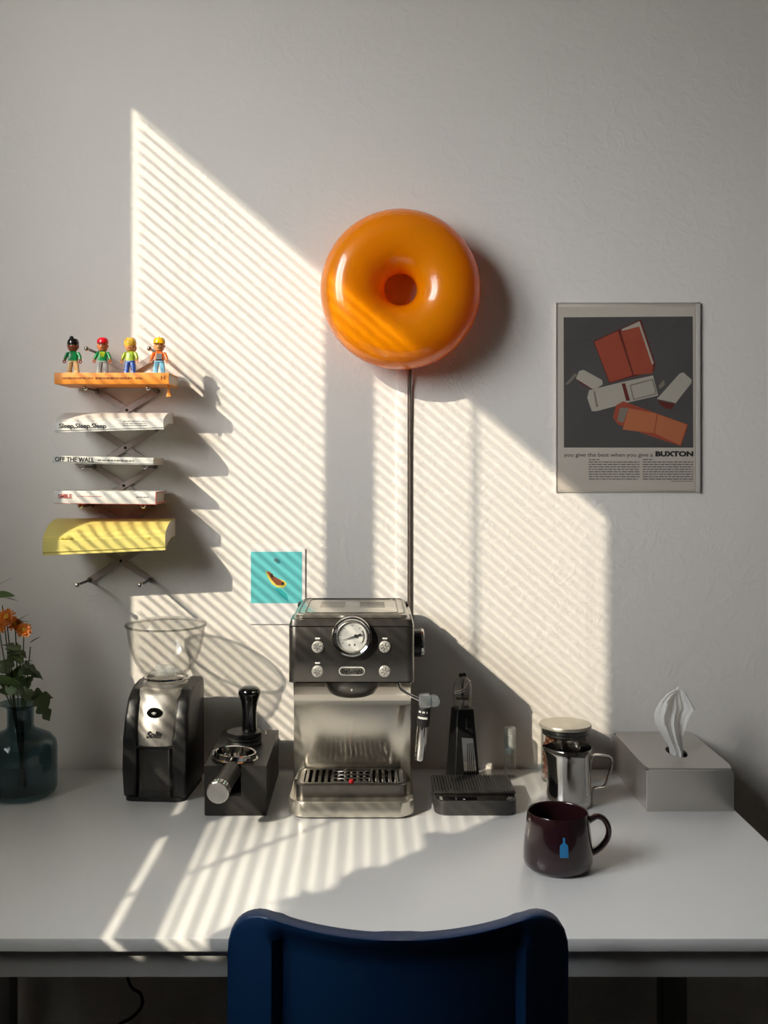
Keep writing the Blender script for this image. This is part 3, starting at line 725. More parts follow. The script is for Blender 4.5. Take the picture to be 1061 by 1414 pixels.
def lobed_leaf(L, Wd, lobes=3, droop=0.3):
    g = []; n = 18
    for i in range(n+1):
        t = i/n; w = Wd/2*(math.sin(PI*t**0.7)**0.7 if 0 < t < 1 else 0.0)*(0.45+0.62*abs(math.sin(PI*lobes*t+0.4)))+0.0004
        zc = -droop*L*t*t
        g.append([Vector((-w, L*t - 0.2*w, zc+0.18*w)), Vector((0, L*t, zc)), Vector((w, L*t - 0.2*w, zc+0.18*w))])
    return B().sheet(g).mesh('leaf')
LL = [lobed_leaf(0.052, 0.036), lobed_leaf(0.038, 0.022), leaf_mesh(0.075, 0.038, droop=0.15), leaf_mesh(0.028, 0.008, droop=0.1)]
for q, m_ in zip(LL, ('leaf_dark', 'leaf_dark', 'leaf', 'leaf_dark')): q.materials.append(M[m_])
def vpx(px, py, y=0.0): s_ = sc_at(VY+y); return Vector(((px-512)/s_-VX, y, CAM_Z-(py-640)/s_-DZ))
def bloom_mesh(r, seed):
    b = B(); r_ = random.Random(seed)
    for k, (nn, lift, rr_) in enumerate(((16, 0.12, 1.0), (13, 0.5, 0.82), (9, 0.95, 0.55))):
        for i in range(nn):
            a = 2*PI*i/nn + r_.uniform(-0.12, 0.12) + k*0.2; L = r*rr_*r_.uniform(0.9, 1.05); w = r*0.125
            d = Vector((math.cos(a), math.sin(a), lift)).normalized(); s_ = Vector((-math.sin(a), math.cos(a), 0))
            g = []
            for t, ww in ((0.15, 0.35), (0.45, 0.8), (0.8, 1.0), (1.0, 0.45)):
                p = d*L*t + Vector((0, 0, -0.12*L*t*t)); g.append([p - s_*w*ww, p + Vector((0, 0, -0.04*r)), p + s_*w*ww])
            b.sheet(g)
    return b
def flower(label, kind, head, r, leaves, tiltd=(0.5, -0.6), group='flower stems in the vase'):
    f = thing('flower_stem' if r else 'leaf_sprig', label, 'flower' if r else 'foliage', (VX, VY, DZ+0.012), 0, group)
    off = Vector((0, 0, 0.012)); h = head - off
    base = Vector((h.x*-0.15+0.002*leaves[0][0] if leaves else 0, h.y*-0.3, 0.002))
    neck = Vector((max(-0.012, min(0.012, h.x*0.35)), max(-0.012, min(0.012, h.y*0.35)), 0.135))
    pts = []
    for i in range(13):
        t = i/12; pts.append(base*(1-t)**2 + neck*2*t*(1-t) + h*t*t if False else ((base*(1-t/0.5) + neck*(t/0.5)) if t < 0.5 else (neck.lerp(h, (t-0.5)/0.5))))
    obj('stem', B().tube(pts, [0.0016 - 0.0006*i/12 for i in range(13)], 6), M['stem'], f)
    if r:
        bl_ = obj('bloom', bloom_mesh(r, int(abs(head.x)*9999)), M['petal'], f, h)
        bl_.rotation_euler = (0.9+tiltd[1]*0.3, tiltd[0], 0)
        obj('flower_centre', B().ball((0, 0, r*0.12), r*0.3, 12, (1, 1, 0.6)), M['petal_core'], bl_)
    for k, pos, ang, roll, sc in leaves:
        o = obj('leaf', LL[k], None, f, pos-off); o.rotation_euler = (roll, 0, ang) if not isinstance(roll, tuple) else (roll[0], roll[1], ang)
        o.scale = (sc, sc, sc)
    return f
D_ = math.radians
flower('orange daisy-like bloom on the highest stem of the vase, cut by the frame edge', 0, vpx(9, 852, -0.01), 0.017, [(1, vpx(14, 862, 0), D_(-60), D_(20), 0.8)], (0.3, 0.2))
flower('orange bloom facing the camera at the frame edge', 0, vpx(-2, 864, -0.03), 0.017, [(0, vpx(8, 890, -0.02), D_(-110), D_(-10), 0.9)], (-0.3, 0.9))
flower('orange bloom in the vase with narrow leaves above it, second from the right', 0, vpx(21, 862, 0.0), 0.014, [(3, vpx(20, 860, 0), D_(-70), D_(35), 1.0), (3, vpx(16, 862, 0), D_(-85), D_(15), 1.1), (0, vpx(14, 895, -0.01), D_(-130), D_(-20), 0.8)], (0.4, 0.0))
flower('rightmost orange bloom on a thin stem', 0, vpx(33, 870, -0.005), 0.015, [(1, vpx(31, 915, 0), D_(-60), D_(20), 0.5), (3, vpx(26, 900, 0), D_(40), D_(60), 0.7)], (0.35, 0.4))
flower('tall dark leafy sprig at the left frame edge, above the orange blooms', 1, vpx(3, 836, 0.01), 0, [(2, vpx(-12, 822, 0.0), D_(-90), (0.1, 0.5), 0.55), (3, vpx(-4, 808, 0.0), D_(-80), D_(30), 1.0), (3, vpx(6, 826, 0.0), D_(-95), D_(-5), 0.9)])
flower('thin sprig with one closed bud, right of the blooms', 1, vpx(42, 893, 0.01), 0, [(3, vpx(41, 888, 0.01), D_(-50), D_(30), 0.8), (1, vpx(30, 921, 0.01), D_(-40), D_(25), 0.55)])
flower('dark sprig of lobed leaves fanning right over the vase rim', 1, vpx(36, 916, -0.015), 0, [(0, vpx(26, 925, -0.015), D_(-95), (-0.1, 0.3), 0.8), (0, vpx(33, 917, -0.02), D_(-75), (-0.5, 0.2), 0.85), (0, vpx(22, 935, -0.02), D_(-120), (-0.6, 0.0), 1.0), (1, vpx(20, 905, -0.02), D_(-150), (0.5, 0), 1.0)])
flower('low sprig whose lobed leaf droops outside the vase neck', 1, vpx(40, 958, -0.01), 0, [(0, vpx(38, 961, -0.012), D_(-82), (0.05, 0.9), 0.8), (0, vpx(50, 964, -0.02), D_(-120), (-1.15, 0.5), 0.95), (1, vpx(22, 955, -0.03), D_(-100), (0.1, 0.9), 0.9)])
flower('broad pale green leaf sprig in front of the vase mouth', 1, vpx(2, 945, -0.02), 0, [(2, vpx(-14, 940, -0.025), D_(-93), (0.05, -0.9), 0.75), (2, vpx(14, 962, -0.025), D_(-10), (1.1, 0.0), 0.8), (0, vpx(8, 960, -0.02), D_(20), (1.2, 0.3), 0.9), (0, vpx(24, 958, -0.02), D_(-30), (1.0, 0.2), 0.8), (0, vpx(2, 930, -0.02), D_(-20), (1.0, 0.2), 0.9)])

# ------------------------------------------------------------------ espresso machine
em = thing('espresso_machine', 'brushed steel espresso machine with round pressure gauge at the centre of the desk', 'coffee machine', (-0.032, -0.165, DZ))
b = B()
b.loft([ringz(rrect(-0.1045+i_, 0.1045-i_, -0.122+i_, 0.122-i_, 0.030-i_*0.5, 8), z_) for z_, i_ in ((0.003, 0.002), (0.005, 0.0), (0.0265, 0.0), (0.029, 0.002))])
obj('base', b, M['steel_h'], em)
obj('foot_strip', B().loft([ringz(rrect(-0.098, 0.098, -0.115, 0.115, 0.026, 6), z_) for z_ in (0.0, 0.003)]), M['rubber'], em)
b = B()
b.loft([ringz(rrect(-0.0925+i_, 0.0925-i_, -0.099+i_, -0.004-i_, 0.014, 6), z_) for z_, i_ in ((0.029, 0.0), (0.0485, 0.0), (0.050, 0.0015), (0.050, 0.004), (0.034, 0.005))])
tray = obj('drip_tray', b, M['steel_dark'], em)
obj('tray_well', B().loft([ringz(rrect(-0.086, 0.086, -0.092, -0.011, 0.010, 5), z_) for z_ in (0.0345, 0.036)]), M['black_gloss'], tray)
g = B()
ro, ri = rrect(-0.0875, 0.0875, -0.0935, -0.0095, 0.011, 6), rrect(-0.0805, 0.0805, -0.0865, -0.0165, 0.006, 6)
g.loft([ringz(ro, 0.0465), ringz(ro, 0.0505), ringz(ri, 0.0505), ringz(ri, 0.0465)], loop=True)
for sg in (-1, 1):
    for k in range(5): 
        xx = sg*(0.0755 - 0.0108*k); g.box(xx-0.0029, xx+0.0029, -0.088, -0.015, 0.0465, 0.0507, 0.0006, 1)
for k in range(4): g.box(-0.031, 0.031, -0.083+0.0205*k-0.0028, -0.083+0.0205*k+0.0028, 0.0465, 0.0506, 0.0006, 1)
for k in range(5):
    for q in range(3): g.ball((-0.0216+0.0108*k, -0.0728+0.0205*q, 0.0500), 0.0032, 8, (1, 1.5, 0.5))
obj('drip_grate', g, M['mirror_steel'], em)
M['dial'] = pm('white_dial', (226, 226, 220), 0.4)
M['button_metal'] = pm('bright_turned_metal', (232, 229, 222), 0.25, 0.55, var=0.03)
M['redp'] = pm('red_plastic', (190, 30, 40), 0.35)
obj('water_level_float', B().lathe([(0, 0.048), (0.0042, 0.048), (0.0042, 0.0535), (0.003, 0.0545), (0, 0.0545)], 14, c=(0.0, -0.0835)), M['redp'], em)
col_p = [(0.118, 0.029), (-0.002, 0.029)] + [(-0.002, 0.160), (-0.0022, 0.168)] + [(-0.004, 0.178), (-0.010, 0.194), (-0.020, 0.207), (-0.032, 0.216), (-0.032, 0.23), (0.118, 0.23)]
obj('back_column', B().prism(col_p, -0.1025, 0.1025, 'yz', 0.0012, 1), M['steel_column'], em, smooth=60)
b = B()
b.loft([ringz(rrect(-0.1048+i_, 0.1048-i_, -0.094+i_, 0.119-i_*0.6, 0.012, 5), z_) for z_, i_ in ((0.2225, 0.0), (0.314, 0.0), (0.3235, 0.006), (0.3255, 0.010))])
obj('upper_housing', b, M['steel'], em)
b = B(); fr = []
def fp_ring(z_, inset):
    o_ = rrect(-0.1035, 0.1035, -0.107+inset, -0.030, 0.013, 8)
    return ringz(o_, z_)
b.loft([fp_ring(0.2215, 0.0008), fp_ring(0.2225, 0.0), fp_ring(0.3125, 0.0), fp_ring(0.3135, 0.0006), [Vector((p.x*0.975, max(p.y, -0.099) if p.y < -0.05 else p.y, 0.3240)) for p in fp_ring(0.324, 0)]])
panel = obj('front_panel', b, M['steel_dark'], em)
for zz in (0.2215, 0.3140):
    obj('trim_line', B().loft([ringz(rrect(-0.1042, 0.1042, -0.1078, -0.030, 0.0135, 8), z_) for z_ in (zz-0.0006, zz+0.0006)]), M['chrome'], panel)
# lid: clear water-tank cover with frame lines
lid = obj('top_lid', B().loft([ringz(rrect(-0.095+i_, 0.095-i_, -0.088+i_, 0.118-i_, 0.016, 6), z_) for z_, i_ in ((0.3255, 0.0), (0.3295, 0.0), (0.3315, 0.002))]), M['steel_h'], em)
for rx, ry0, ry1 in ((0.090, -0.083, 0.113), (0.079, -0.072, 0.103)):
    o_, i_ = rrect(-rx, rx, ry0, ry1, 0.012, 5), rrect(-rx+0.0016, rx-0.0016, ry0+0.0016, ry1-0.0016, 0.011, 5)
    obj('lid_line', B().loft([ringz(o_, 0.3310), ringz(o_, 0.3324), ringz(i_, 0.3324), ringz(i_, 0.3310)], loop=True), M['steel_dark'], lid)
vb = B()
for k in range(4): 
    for sg in (-1, 1): vb.box(sg*0.035-0.022, sg*0.035+0.022, 0.0+0.02*k-0.001, 0.0+0.02*k+0.001, 0.3312, 0.3320)
o = obj('vent_slots', vb, M['steel_dark'], lid)
for sg in (-1, 1): obj('lid_catch', B().box(sg*0.096-0.004, sg*0.096+0.004, 0.055, 0.085, 0.3225, 0.3305, 0.002), M['black'], em)
# gauge
GX, GZ = 0.0015, 0.2985
GM = Matrix.Translation((GX, -0.106, GZ)) @ RX90
gz = obj('pressure_gauge', B().lathe([(0, -0.002), (0.0315, -0.002), (0.0335, 0.002), (0.0335, 0.011), (0.0322, 0.0135), (0.0300, 0.0140), (0.0270, 0.0120), (0.0262, 0.0085), (0, 0.0085)], 48, GM), M['chrome'], em)
obj('gauge_ring', B().lathe([(0.0262, 0.0086), (0.0262, 0.0125), (0.0248, 0.0130), (0.0240, 0.0120), (0.0240, 0.0086)], 48, GM, cap0=False, cap1=False), M['steel'], gz)
obj('dial', B().lathe([(0, 0.0086), (0.0240, 0.0086), (0.0240, 0.0094), (0, 0.0094)], 40, GM), M['dial'], gz)
tk = B()
for k in range(25):
    a = math.radians(215 - 250*k/24); r0 = 0.0185 if k % 4 else 0.0170
    d = Vector((math.cos(a), 0, math.sin(a))); s_ = Vector((-d.z, 0, d.x))*(0.00028 if k % 4 else 0.0005)
    p, q = d*r0, d*0.0205; c = Vector((GX, -0.1156, GZ))
    tk.bm.faces.new([tk.bm.verts.new(c+v) for v in (p-s_, q-s_, q+s_, p+s_)])
for k in range(20):
    a0_, a1_ = math.radians(30-60*k/20), math.radians(30-60*(k+1)/20); c = Vector((GX, -0.1157, GZ))
    tk.bm.faces.new([tk.bm.verts.new(c+Vector((math.cos(a)*r_, 0, math.sin(a)*r_))) for a, r_ in ((a0_, 0.0182), (a0_, 0.0208), (a1_, 0.0208), (a1_, 0.0182))])
for sg in (-1, 1): tk.box(GX+sg*0.0042-0.0014, GX+sg*0.0042+0.0014, -0.1158, -0.1155, GZ-0.0150, GZ-0.0120)
obj('dial_marks', tk, M['ink_grey'], gz)
na = math.radians(197); nd = Vector((math.cos(na), 0, math.sin(na))); ns = Vector((-nd.z, 0, nd.x)); nc = Vector((GX+0.006, -0.1175, GZ+0.0015))
nb = B(); pts_ = [nc-nd*0.009-ns*0.0016, nc-nd*0.003-ns*0.0009, nc+nd*0.0235-ns*0.0002, nc+nd*0.0235+ns*0.0002, nc-nd*0.003+ns*0.0009, nc-nd*0.009+ns*0.0016]
nb.prism([(p.x, p.z) for p in pts_], -0.1178, -0.1172, 'xz'); nb.lathe([(0, 0.0096), (0.0026, 0.0096), (0.0026, 0.0122), (0, 0.0122)], 12, Matrix.Translation((nc.x, -0.106, nc.z)) @ RX90)
obj('needle', nb, M['ink'], gz)
obj('gauge_glass', B().lathe([(0, 0.0126), (0.0242, 0.0126), (0.0242, 0.0130), (0, 0.0130)], 40, GM), M['acrylic'], gz)
for bx_, bz_, lit in ((-0.0555, 0.2805, 1), (-0.0555, 0.2400, 1), (0.0555, 0.2805, 1), (0.0555, 0.2400, 0)):
    bt = obj('push_button', B().lathe([(0, 0), (0.0098, 0), (0.0098, 0.002), (0.0088, 0.0030), (0.0080, 0.0024), (0.0076, 0.0045), (0, 0.0050)], 28, Matrix.Translation((bx_, -0.1065, bz_)) @ RX90), M['button_metal'], em)
    st_ = B()
    for k in range(6):
        a = k*PI/3 + 0.3; st_.tube([(bx_+0.0018*math.cos(a), -0.1115, bz_+0.0018*math.sin(a)), (bx_+0.0066*math.cos(a), -0.1111, bz_+0.0066*math.sin(a))], 0.0006, 5)
    obj('star_mark', st_, M['steel_dark'], bt)
    obj('indicator_light', B().prism(rrect(bx_-0.0042, bx_+0.0042, bz_+0.0125, bz_+0.0150, 0.0010, 3), -0.1080, -0.1065, 'xz'), M['white'] if lit else M['steel_dark'], em)
bd = obj('badge', B().prism(rrect(-0.0205, 0.0225, 0.2335, 0.2475, 0.0069, 7), -0.1090, -0.1065, 'xz', 0.0008, 1), M['dial'], em)
obj('badge_field', B().prism(rrect(-0.0190, 0.0210, 0.2350, 0.2460, 0.0054, 7), -0.1096, -0.1088, 'xz'), M['steel'], bd)
text('badge_lettering', "De'Longhi", 0.0085, M['ink'], bd, at(0.001, -0.1098, 0.2403), 0.0002, width=0.0335, bold=0.0003)
# group head
gh = obj('group_head', B().lathe([(0, 0.190), (0.030, 0.190), (0.0385, 0.194), (0.046, 0.206), (0.0485, 0.214), (0.0485, 0.232), (0, 0.232)], 48, c=(0.0005, -0.052)), M['steel_dark'], em)
obj('alignment_mark', B().prism([(-0.0015, 0.209), (0.0025, 0.209), (0.0005, 0.2045)], -0.1000, -0.0975, 'xz'), M['white'], gh)
# steam wand
wd = obj('steam_pipe', B().tube([(0.0775, -0.070, 0.226), (0.0778, -0.072, 0.214), (0.083, -0.076, 0.204), (0.096, -0.082, 0.196), (0.112, -0.085, 0.1885), (0.122, -0.085, 0.185)], 0.0030, 12), M['chrome'], em)
b = B(); b.prism(rrect(0.113, 0.132, 0.1765, 0.1975, 0.004, 4), -0.0965, -0.0735, 'xz', 0.002, 2); b.prism(rrect(0.129, 0.147, 0.1780, 0.1950, 0.007, 5), -0.0945, -0.0755, 'xz', 0.003, 2)
obj('wand_grip', b, M['clear_blue'], em)
WM = Matrix.Translation((0.1225, -0.085, 0.178)) @ Matrix.Rotation(math.radians(5.5), 4, 'Y')
wsl = obj('wand_collar', B().lathe([(0, 0.0), (0.0100, 0.0), (0.0110, -0.003), (0.0110, -0.030), (0.0098, -0.034), (0, -0.034)], 28, WM), M['rubber'], em)
cb = B()
for k, (z0_, z1_, a0d, a1d) in enumerate(((-0.0105, -0.0075, 215, 300), (-0.0205, -0.0170, 210, 305))):
    for q in range(7):
        if q in (2, 5) and k == 0: continue
        a = math.radians(a0d + (a1d-a0d)*q/7); a2 = math.radians(a0d + (a1d-a0d)*(q+0.75)/7)
        cb.bm.faces.new([cb.bm.verts.new(WM @ Vector((0.0112*math.cos(t_), 0.0112*math.sin(t_), z_))) for t_, z_ in ((a, z0_), (a2, z0_), (a2, z1_), (a, z1_))])
obj('collar_marks', cb, M['white'], wsl)
obj('wand_tube', B().lathe([(0, -0.034), (0.0093, -0.034), (0.0088, -0.089), (0.0078, -0.091), (0, -0.091)], 28, WM), M['mirror_steel'], em)
# side knob
KM = Matrix.Translation((0.1020, -0.040, 0.275)) @ Matrix.Rotation(PI/2, 4, 'Y')
kn = obj('steam_knob', B().lathe([(0, 0.0), (0.0235, 0.0), (0.0235, 0.017), (0.022, 0.0205), (0, 0.0205)], 40, KM), M['black'], em)
obj('knob_ring', B().lathe([(0.0236, 0.0165), (0.0245, 0.0165), (0.0245, 0.0198), (0.0230, 0.0212), (0.0220, 0.0208)], 40, KM, cap0=False, cap1=False), M['chrome'], kn)

# ------------------------------------------------------------------ coffee grinder
gd = thing('coffee_grinder', 'black and steel coffee grinder with clear hopper left of the espresso machine', 'grinder', (-0.368, -0.125, DZ), math.radians(-4))
side = [(-0.071, 0.006), (-0.0735, 0.055), (-0.071, 0.105), (-0.062, 0.145), (-0.046, 0.172), (-0.026, 0.184), (-0.004, 0.186), (0.030, 0.190), (0.050, 0.1935), (0.062, 0.190), (0.068, 0.178), (0.070, 0.006)]
for x0_, x1_ in ((-0.0555, -0.0315), (0.0315, 0.0555)):
    obj('side_panel', B().prism(side, x0_, x1_, 'yz', 0.006, 3), M['black'], gd, smooth=60)
obj('rear_body', B().prism([(-0.030, 0.006), (-0.030, 0.155), (-0.02, 0.178), (0.06, 0.186), (0.068, 0.175), (0.068, 0.006)], -0.0335, 0.0335, 'yz', 0.002, 2), M['black'], gd)
obj('base_plate', B().loft([ringz(rrect(-0.0535, 0.0535, -0.0725, 0.070, 0.016, 6), z_) for z_ in (0.0, 0.007)]), M['rubber'], gd)
fpl = B(); rg = []
for t_ in [i/10 for i in range(11)]:
    zc = 0.096 + 0.090*t_; yc = -0.0755 + 0.004*t_ + 0.032*t_**2.4; hw = 0.0322 + 0.001*t_ + 0.004*t_**3
    rg.append([Vector((x_*hw, yc + 0.010*abs(x_)**2.6, zc)) for x_ in [-1+2*i/14 for i in range(15)]] + [Vector((x_*hw*0.98, yc + 0.014 + 0.006*abs(x_)**2, zc)) for x_ in [1-2*i/14 for i in range(15)]])
fpo = obj('steel_front', fpl.loft(rg), M['steel_matte'], gd, smooth=55)
def fpt(x, z):
    t_ = (z-0.096)/0.090; return -0.0755 + 0.004*t_ + 0.032*t_**2.4
bn = obj('start_button', B().lathe([(0, 0), (0.0122, 0), (0.0127, 0.0012), (0.0118, 0.0026), (0, 0.0030)], 32, Matrix.Translation((-0.002, fpt(0, 0.151)-0.0002, 0.151)) @ Matrix.Rotation(math.radians(-15), 4, 'X') @ Matrix.Diagonal((1.08, 1, 0.72, 1)) @ RX90), M['black_gloss'], fpo)
ic = B(); ic.ball((-0.002, fpt(0, 0.151)-0.0034, 0.1515), 0.0024, 8, (1.2, 0.2, 0.8)); ic.box(-0.0045, 0.0005, fpt(0, 0.151)-0.0040, fpt(0, 0.151)-0.0034, 0.1487, 0.1494)
ic.box(-0.0060, -0.0050, fpt(0, 0.151)-0.0038, fpt(0, 0.151)-0.0033, 0.1505, 0.1525); ic.box(0.0010, 0.0020, fpt(0, 0.151)-0.0038, fpt(0, 0.151)-0.0033, 0.1505, 0.1525)
obj('button_icon', ic, M['white'], bn)
text('maker_lettering', 'Solis', 0.0160, M['ink'], fpo, at(-0.001, fpt(0, 0.116)-0.0010, 0.1155), 0.0008, shear=0.35, bold=0.0004, width=0.0265)
fl = B(); fl.tube([(-0.0135, fpt(0, 0.112)-0.0006, 0.1112), (-0.0090, fpt(0, 0.112)-0.0008, 0.1116), (-0.0065, fpt(0, 0.112)-0.0008, 0.1130)], 0.0005, 6)
obj('lettering_flourish', fl, M['ink'], fpo)
obj('shadow_gap', B().box(-0.0315, 0.0315, -0.0715, -0.03, 0.0915, 0.0965), M['black'], gd)
# grounds drawer: smoky clear box
dr = B(); o_, i_ = rrect(-0.0295, 0.0295, -0.0740, -0.031, 0.006, 5), rrect(-0.0275, 0.0275, -0.0720, -0.033, 0.005, 5)
dr.loft([ringz(o_, 0.008), ringz(o_, 0.0905), ringz(i_, 0.0905), ringz(i_, 0.010)])
drw = obj('grounds_drawer', dr, M['clear_smoke'], gd)
obj('drawer_back', B().box(-0.0275, 0.0275, -0.040, -0.036, 0.010, 0.088), M['ink_grey'], drw)  # lighter grey stands in for reflections inside the clear drawer
# steel collar, clear hopper
obj('collar', B().lathe([(0.030, 0.172), (0.0395, 0.172), (0.0395, 0.1925), (0.0370, 0.1945), (0.030, 0.1945)], 40, c=(0.0, 0.002)), M['steel_matte'], gd)
hp = B(); ho = [(0.0345, 0.190), (0.0345, 0.206), (0.0375, 0.2075), (0.0450, 0.214), (0.0545, 0.228), (0.0615, 0.245), (0.0660, 0.264), (0.0685, 0.282), (0.0695, 0.291), (0.0725, 0.2925), (0.0725, 0.2945)]
hi_ = [(0.0675, 0.2945), (0.0665, 0.282), (0.0640, 0.264), (0.0595, 0.246), (0.0525, 0.230), (0.0435, 0.217), (0.036, 0.2100), (0.0320, 0.2080), (0.0320, 0.190)]
hp.lathe(ho + hi_, 56, c=(0.0, 0.004), cap0=False, cap1=False)
hop = obj('hopper', hp, M['clear'], gd, smooth=60)
obj('hopper_rim', B().lathe([(0.0685, 0.2915), (0.0725, 0.2915), (0.0727, 0.2945), (0.0685, 0.2945), (0.0685, 0.2915)], 56, c=(0.0, 0.004), cap0=False, cap1=False), M['clear_smoke'], hop)
obj('hopper_lid', B().lathe([(0.0725, 0.2948), (0.0715, 0.2972), (0.050, 0.3025), (0.026, 0.3055), (0.0, 0.3065), (0.0, 0.3050), (0.050, 0.3010), (0.0705, 0.2950)], 56, c=(0.0, 0.004), cap0=False, cap1=False), M['clear_lid'], hop)
sh_ = B(); sh_.lathe([(0.0, 0.2065), (0.031, 0.2065), (0.031, 0.2085), (0.0, 0.2085)], 32, c=(0.0, 0.004)); sh_.box(-0.018, 0.016, -0.002, 0.008, 0.2085, 0.222, 0.003); sh_.ball((0.012, -0.01, 0.212), 0.008, 10)
obj('shutter', sh_, M['clear_milky'], hop)
obj('hopper_ring', B().lathe([(0.0345, 0.1985), (0.0385, 0.1985), (0.0385, 0.2015), (0.0345, 0.2015), (0.0345, 0.1985)], 40, c=(0.0, 0.004), cap0=False, cap1=False), M['chrome'], hop)

# ------------------------------------------------------------------ tamping station, portafilter, tamper
ts = thing('tamping_station', 'dark brown-black box stand holding the portafilter and tamper', 'stand', (-0.224, -0.154, DZ))
HX, HY = -0.006, -0.071          # portafilter well (local)
b = B()
# box with a well and a front slot: outline (xy) with a U cut from the front
hw, slot, wr = 0.0515, 0.0155, 0.034
out = [(-hw, -0.115), (HX-slot, -0.115)]
a0_ = math.asin(slot/wr)
for i in range(25):
    a = -PI/2 - a0_ - (2*PI - 2*a0_)*i/24; out.append((HX + wr*math.cos(a), HY + wr*math.sin(a)))
out += [(HX+slot, -0.115), (hw, -0.115), (hw, 0.116), (-hw, 0.116)]
lower = rrect(-hw, hw, -0.115, 0.116, 0.004, 3)
b.prism(out, 0.0325, 0.083, 'xy'); 
obj('stand_block', b, M['black_matte'], ts)
obj('stand_base', B().loft([ringz(rrect(-hw+i_, hw-i_, -0.115+i_, 0.116-i_, 0.004, 4), z_) for z_, i_ in ((0.0, 0.001), (0.001, 0.0), (0.0325, 0.0))]), M['black_matte'], ts)
pf = thing('portafilter', 'steel portafilter with round knurled handle end resting in the dark stand', 'portafilter', (-0.224+HX, -0.154+HY, DZ+0.083))
PM = Matrix.Rotation(math.radians(3), 4, 'Y')
b = B(); b.lathe([(0.0, -0.022), (0.024, -0.022), (0.0315, -0.016), (0.0330, 0.0004), (0.0380, 0.0010), (0.0385, 0.0022), (0.0355, 0.004), (0.0350, 0.0115), (0.0335, 0.0125), (0.0315, 0.0115), (0.0300, -0.006), (0.0, -0.008)], 44, PM)
pb = obj('filter_basket', b, M['chrome'], pf)
for a in (-40, 150): 
    t0 = math.radians(a); b = B().loft([[Vector(((0.034+q)*math.cos(t0+d_), (0.034+q)*math.sin(t0+d_), z_)) for q, z_ in ((0, 0.004), (0.007, 0.004), (0.007, 0.010), (0, 0.010))] for d_ in [k_*0.12-0.3 for k_ in range(6)]])
    obj('locking_lug', b, M['chrome'], pb)
hv = Vector((-0.0080, -1.0, 0.0)).normalized()
p0, p1 = Vector((0.003, -0.030, -0.0045)), Vector((-0.0085, -0.145, -0.0130))
obj('handle_neck', B().tube([p0, p0.lerp(p1, 0.12), p0.lerp(p1, 0.22)], [0.0105, 0.0085, 0.009], 20), M['chrome'], pf)
obj('handle', B().tube([p0.lerp(p1, t_) for t_ in (0.16, 0.19, 0.24, 0.5, 0.8, 0.88)], [0.0115, 0.0150, 0.0158, 0.0150, 0.0162, 0.0165], 32), M['black_matte'], pf)
hc = B(); n_ = 48; dv = (p1-p0).normalized(); uu = dv.cross(Vector((0, 0, 1))).normalized(); ww = uu.cross(dv)
rs_ = []
for t_, r_ in ((0.88, 0.0150), (0.885, 0.0182), (0.97, 0.0185), (0.99, 0.0178), (1.0, 0.0160), (1.0, 0.0010)):
    c_ = p0.lerp(p1, t_); rs_.append([c_ + (uu*math.cos(2*PI*k/n_) + ww*math.sin(2*PI*k/n_))*(r_*(1.0 if (k % 2 or r_ < 0.0165) else 0.955)) for k in range(n_)])
hc.loft(rs_)
obj('handle_cap', hc, M['spun'], pf, smooth=25)
tm = thing('tamper', 'black knob-handled tamper standing on the dark stand behind the portafilter', 'tamper', (-0.2255, -0.131, DZ+0.083))
b = B(); b.lathe([(0.0, 0.0), (0.0305, 0.0), (0.0315, 0.002), (0.0300, 0.005), (0.0290, 0.0075), (0.0310, 0.0095), (0.0310, 0.0115), (0.0290, 0.0135), (0.0310, 0.0155), (0.0310, 0.0175), (0.0, 0.0175)], 44)
obj('bellows', b, M['rubber'], tm)
obj('tamper_disc', B().lathe([(0.0, 0.0175), (0.0315, 0.0175), (0.0318, 0.0190), (0.0310, 0.0225), (0.0, 0.0235)], 44), M['black'], tm)
obj('handle', B().lathe([(0.0, 0.0220), (0.0135, 0.0222), (0.0130, 0.030), (0.0125, 0.045), (0.0130, 0.060), (0.0150, 0.074), (0.0182, 0.083), (0.0202, 0.0885), (0.0203, 0.0915), (0.0190, 0.0955), (0.0160, 0.0988), (0.0110, 0.1010), (0.0055, 0.1020), (0.0, 0.1023)], 40, c=(0.0085, 0.004)), M['black_gloss'], tm, smooth=60)
obj('wire_loop', B().tube([(0.028, 0.010, 0.0145), (0.035, 0.006, 0.0150), (0.0385, -0.002, 0.0160), (0.037, 0.012, 0.0185), (0.030, 0.020, 0.0190)], 0.0009, 8), M['chrome'], tm)

# ------------------------------------------------------------------ coffee scale
cs = thing('coffee_scale', 'black coffee scale with a ribbed grey pad right of the espresso machine', 'scale', (0.175, -0.205, DZ))
b = B(); b.loft([ringz(rrect(-0.0685+i_, 0.0685-i_, -0.064+i_, 0.062-i_, 0.020, 8), z_) for z_, i_ in ((0.0, 0.002), (0.002, 0.0), (0.0232, 0.0), (0.0245, 0.0012))])
obj('scale_body', b, M['pad'], cs)
obj('display', B().loft([ringz(rrect(-0.0660, 0.0660, -0.0615, 0.060, 0.018, 8), z_) for z_ in (0.0244, 0.0254)]), M['black_gloss'], cs)
b = B()
for k in range(2): b.box(-0.0600, -0.0555, -0.0555+0.009*k-0.0008, -0.0555+0.009*k+0.0008, 0.0253, 0.0257)
b.box(-0.021, -0.018, -0.058, -0.0565, 0.0253, 0.0257)
obj('display_marks', b, M['white'], cs)
b = B(); prof = []; n_ = 27; x0_, x1_ = -0.0675, 0.0690
for k in range(n_):
    xa = x0_ + (x1_-x0_)*k/n_; w_ = (x1_-x0_)/n_
    prof += [(xa + w_*0.08, 0.0300), (xa + w_*0.22, 0.0318), (xa + w_*0.60, 0.0318), (xa + w_*0.75, 0.0300)]
prof = [(x0_, 0.0262), (x0_, 0.0300)] + prof + [(x1_, 0.0300), (x1_, 0.0262)]
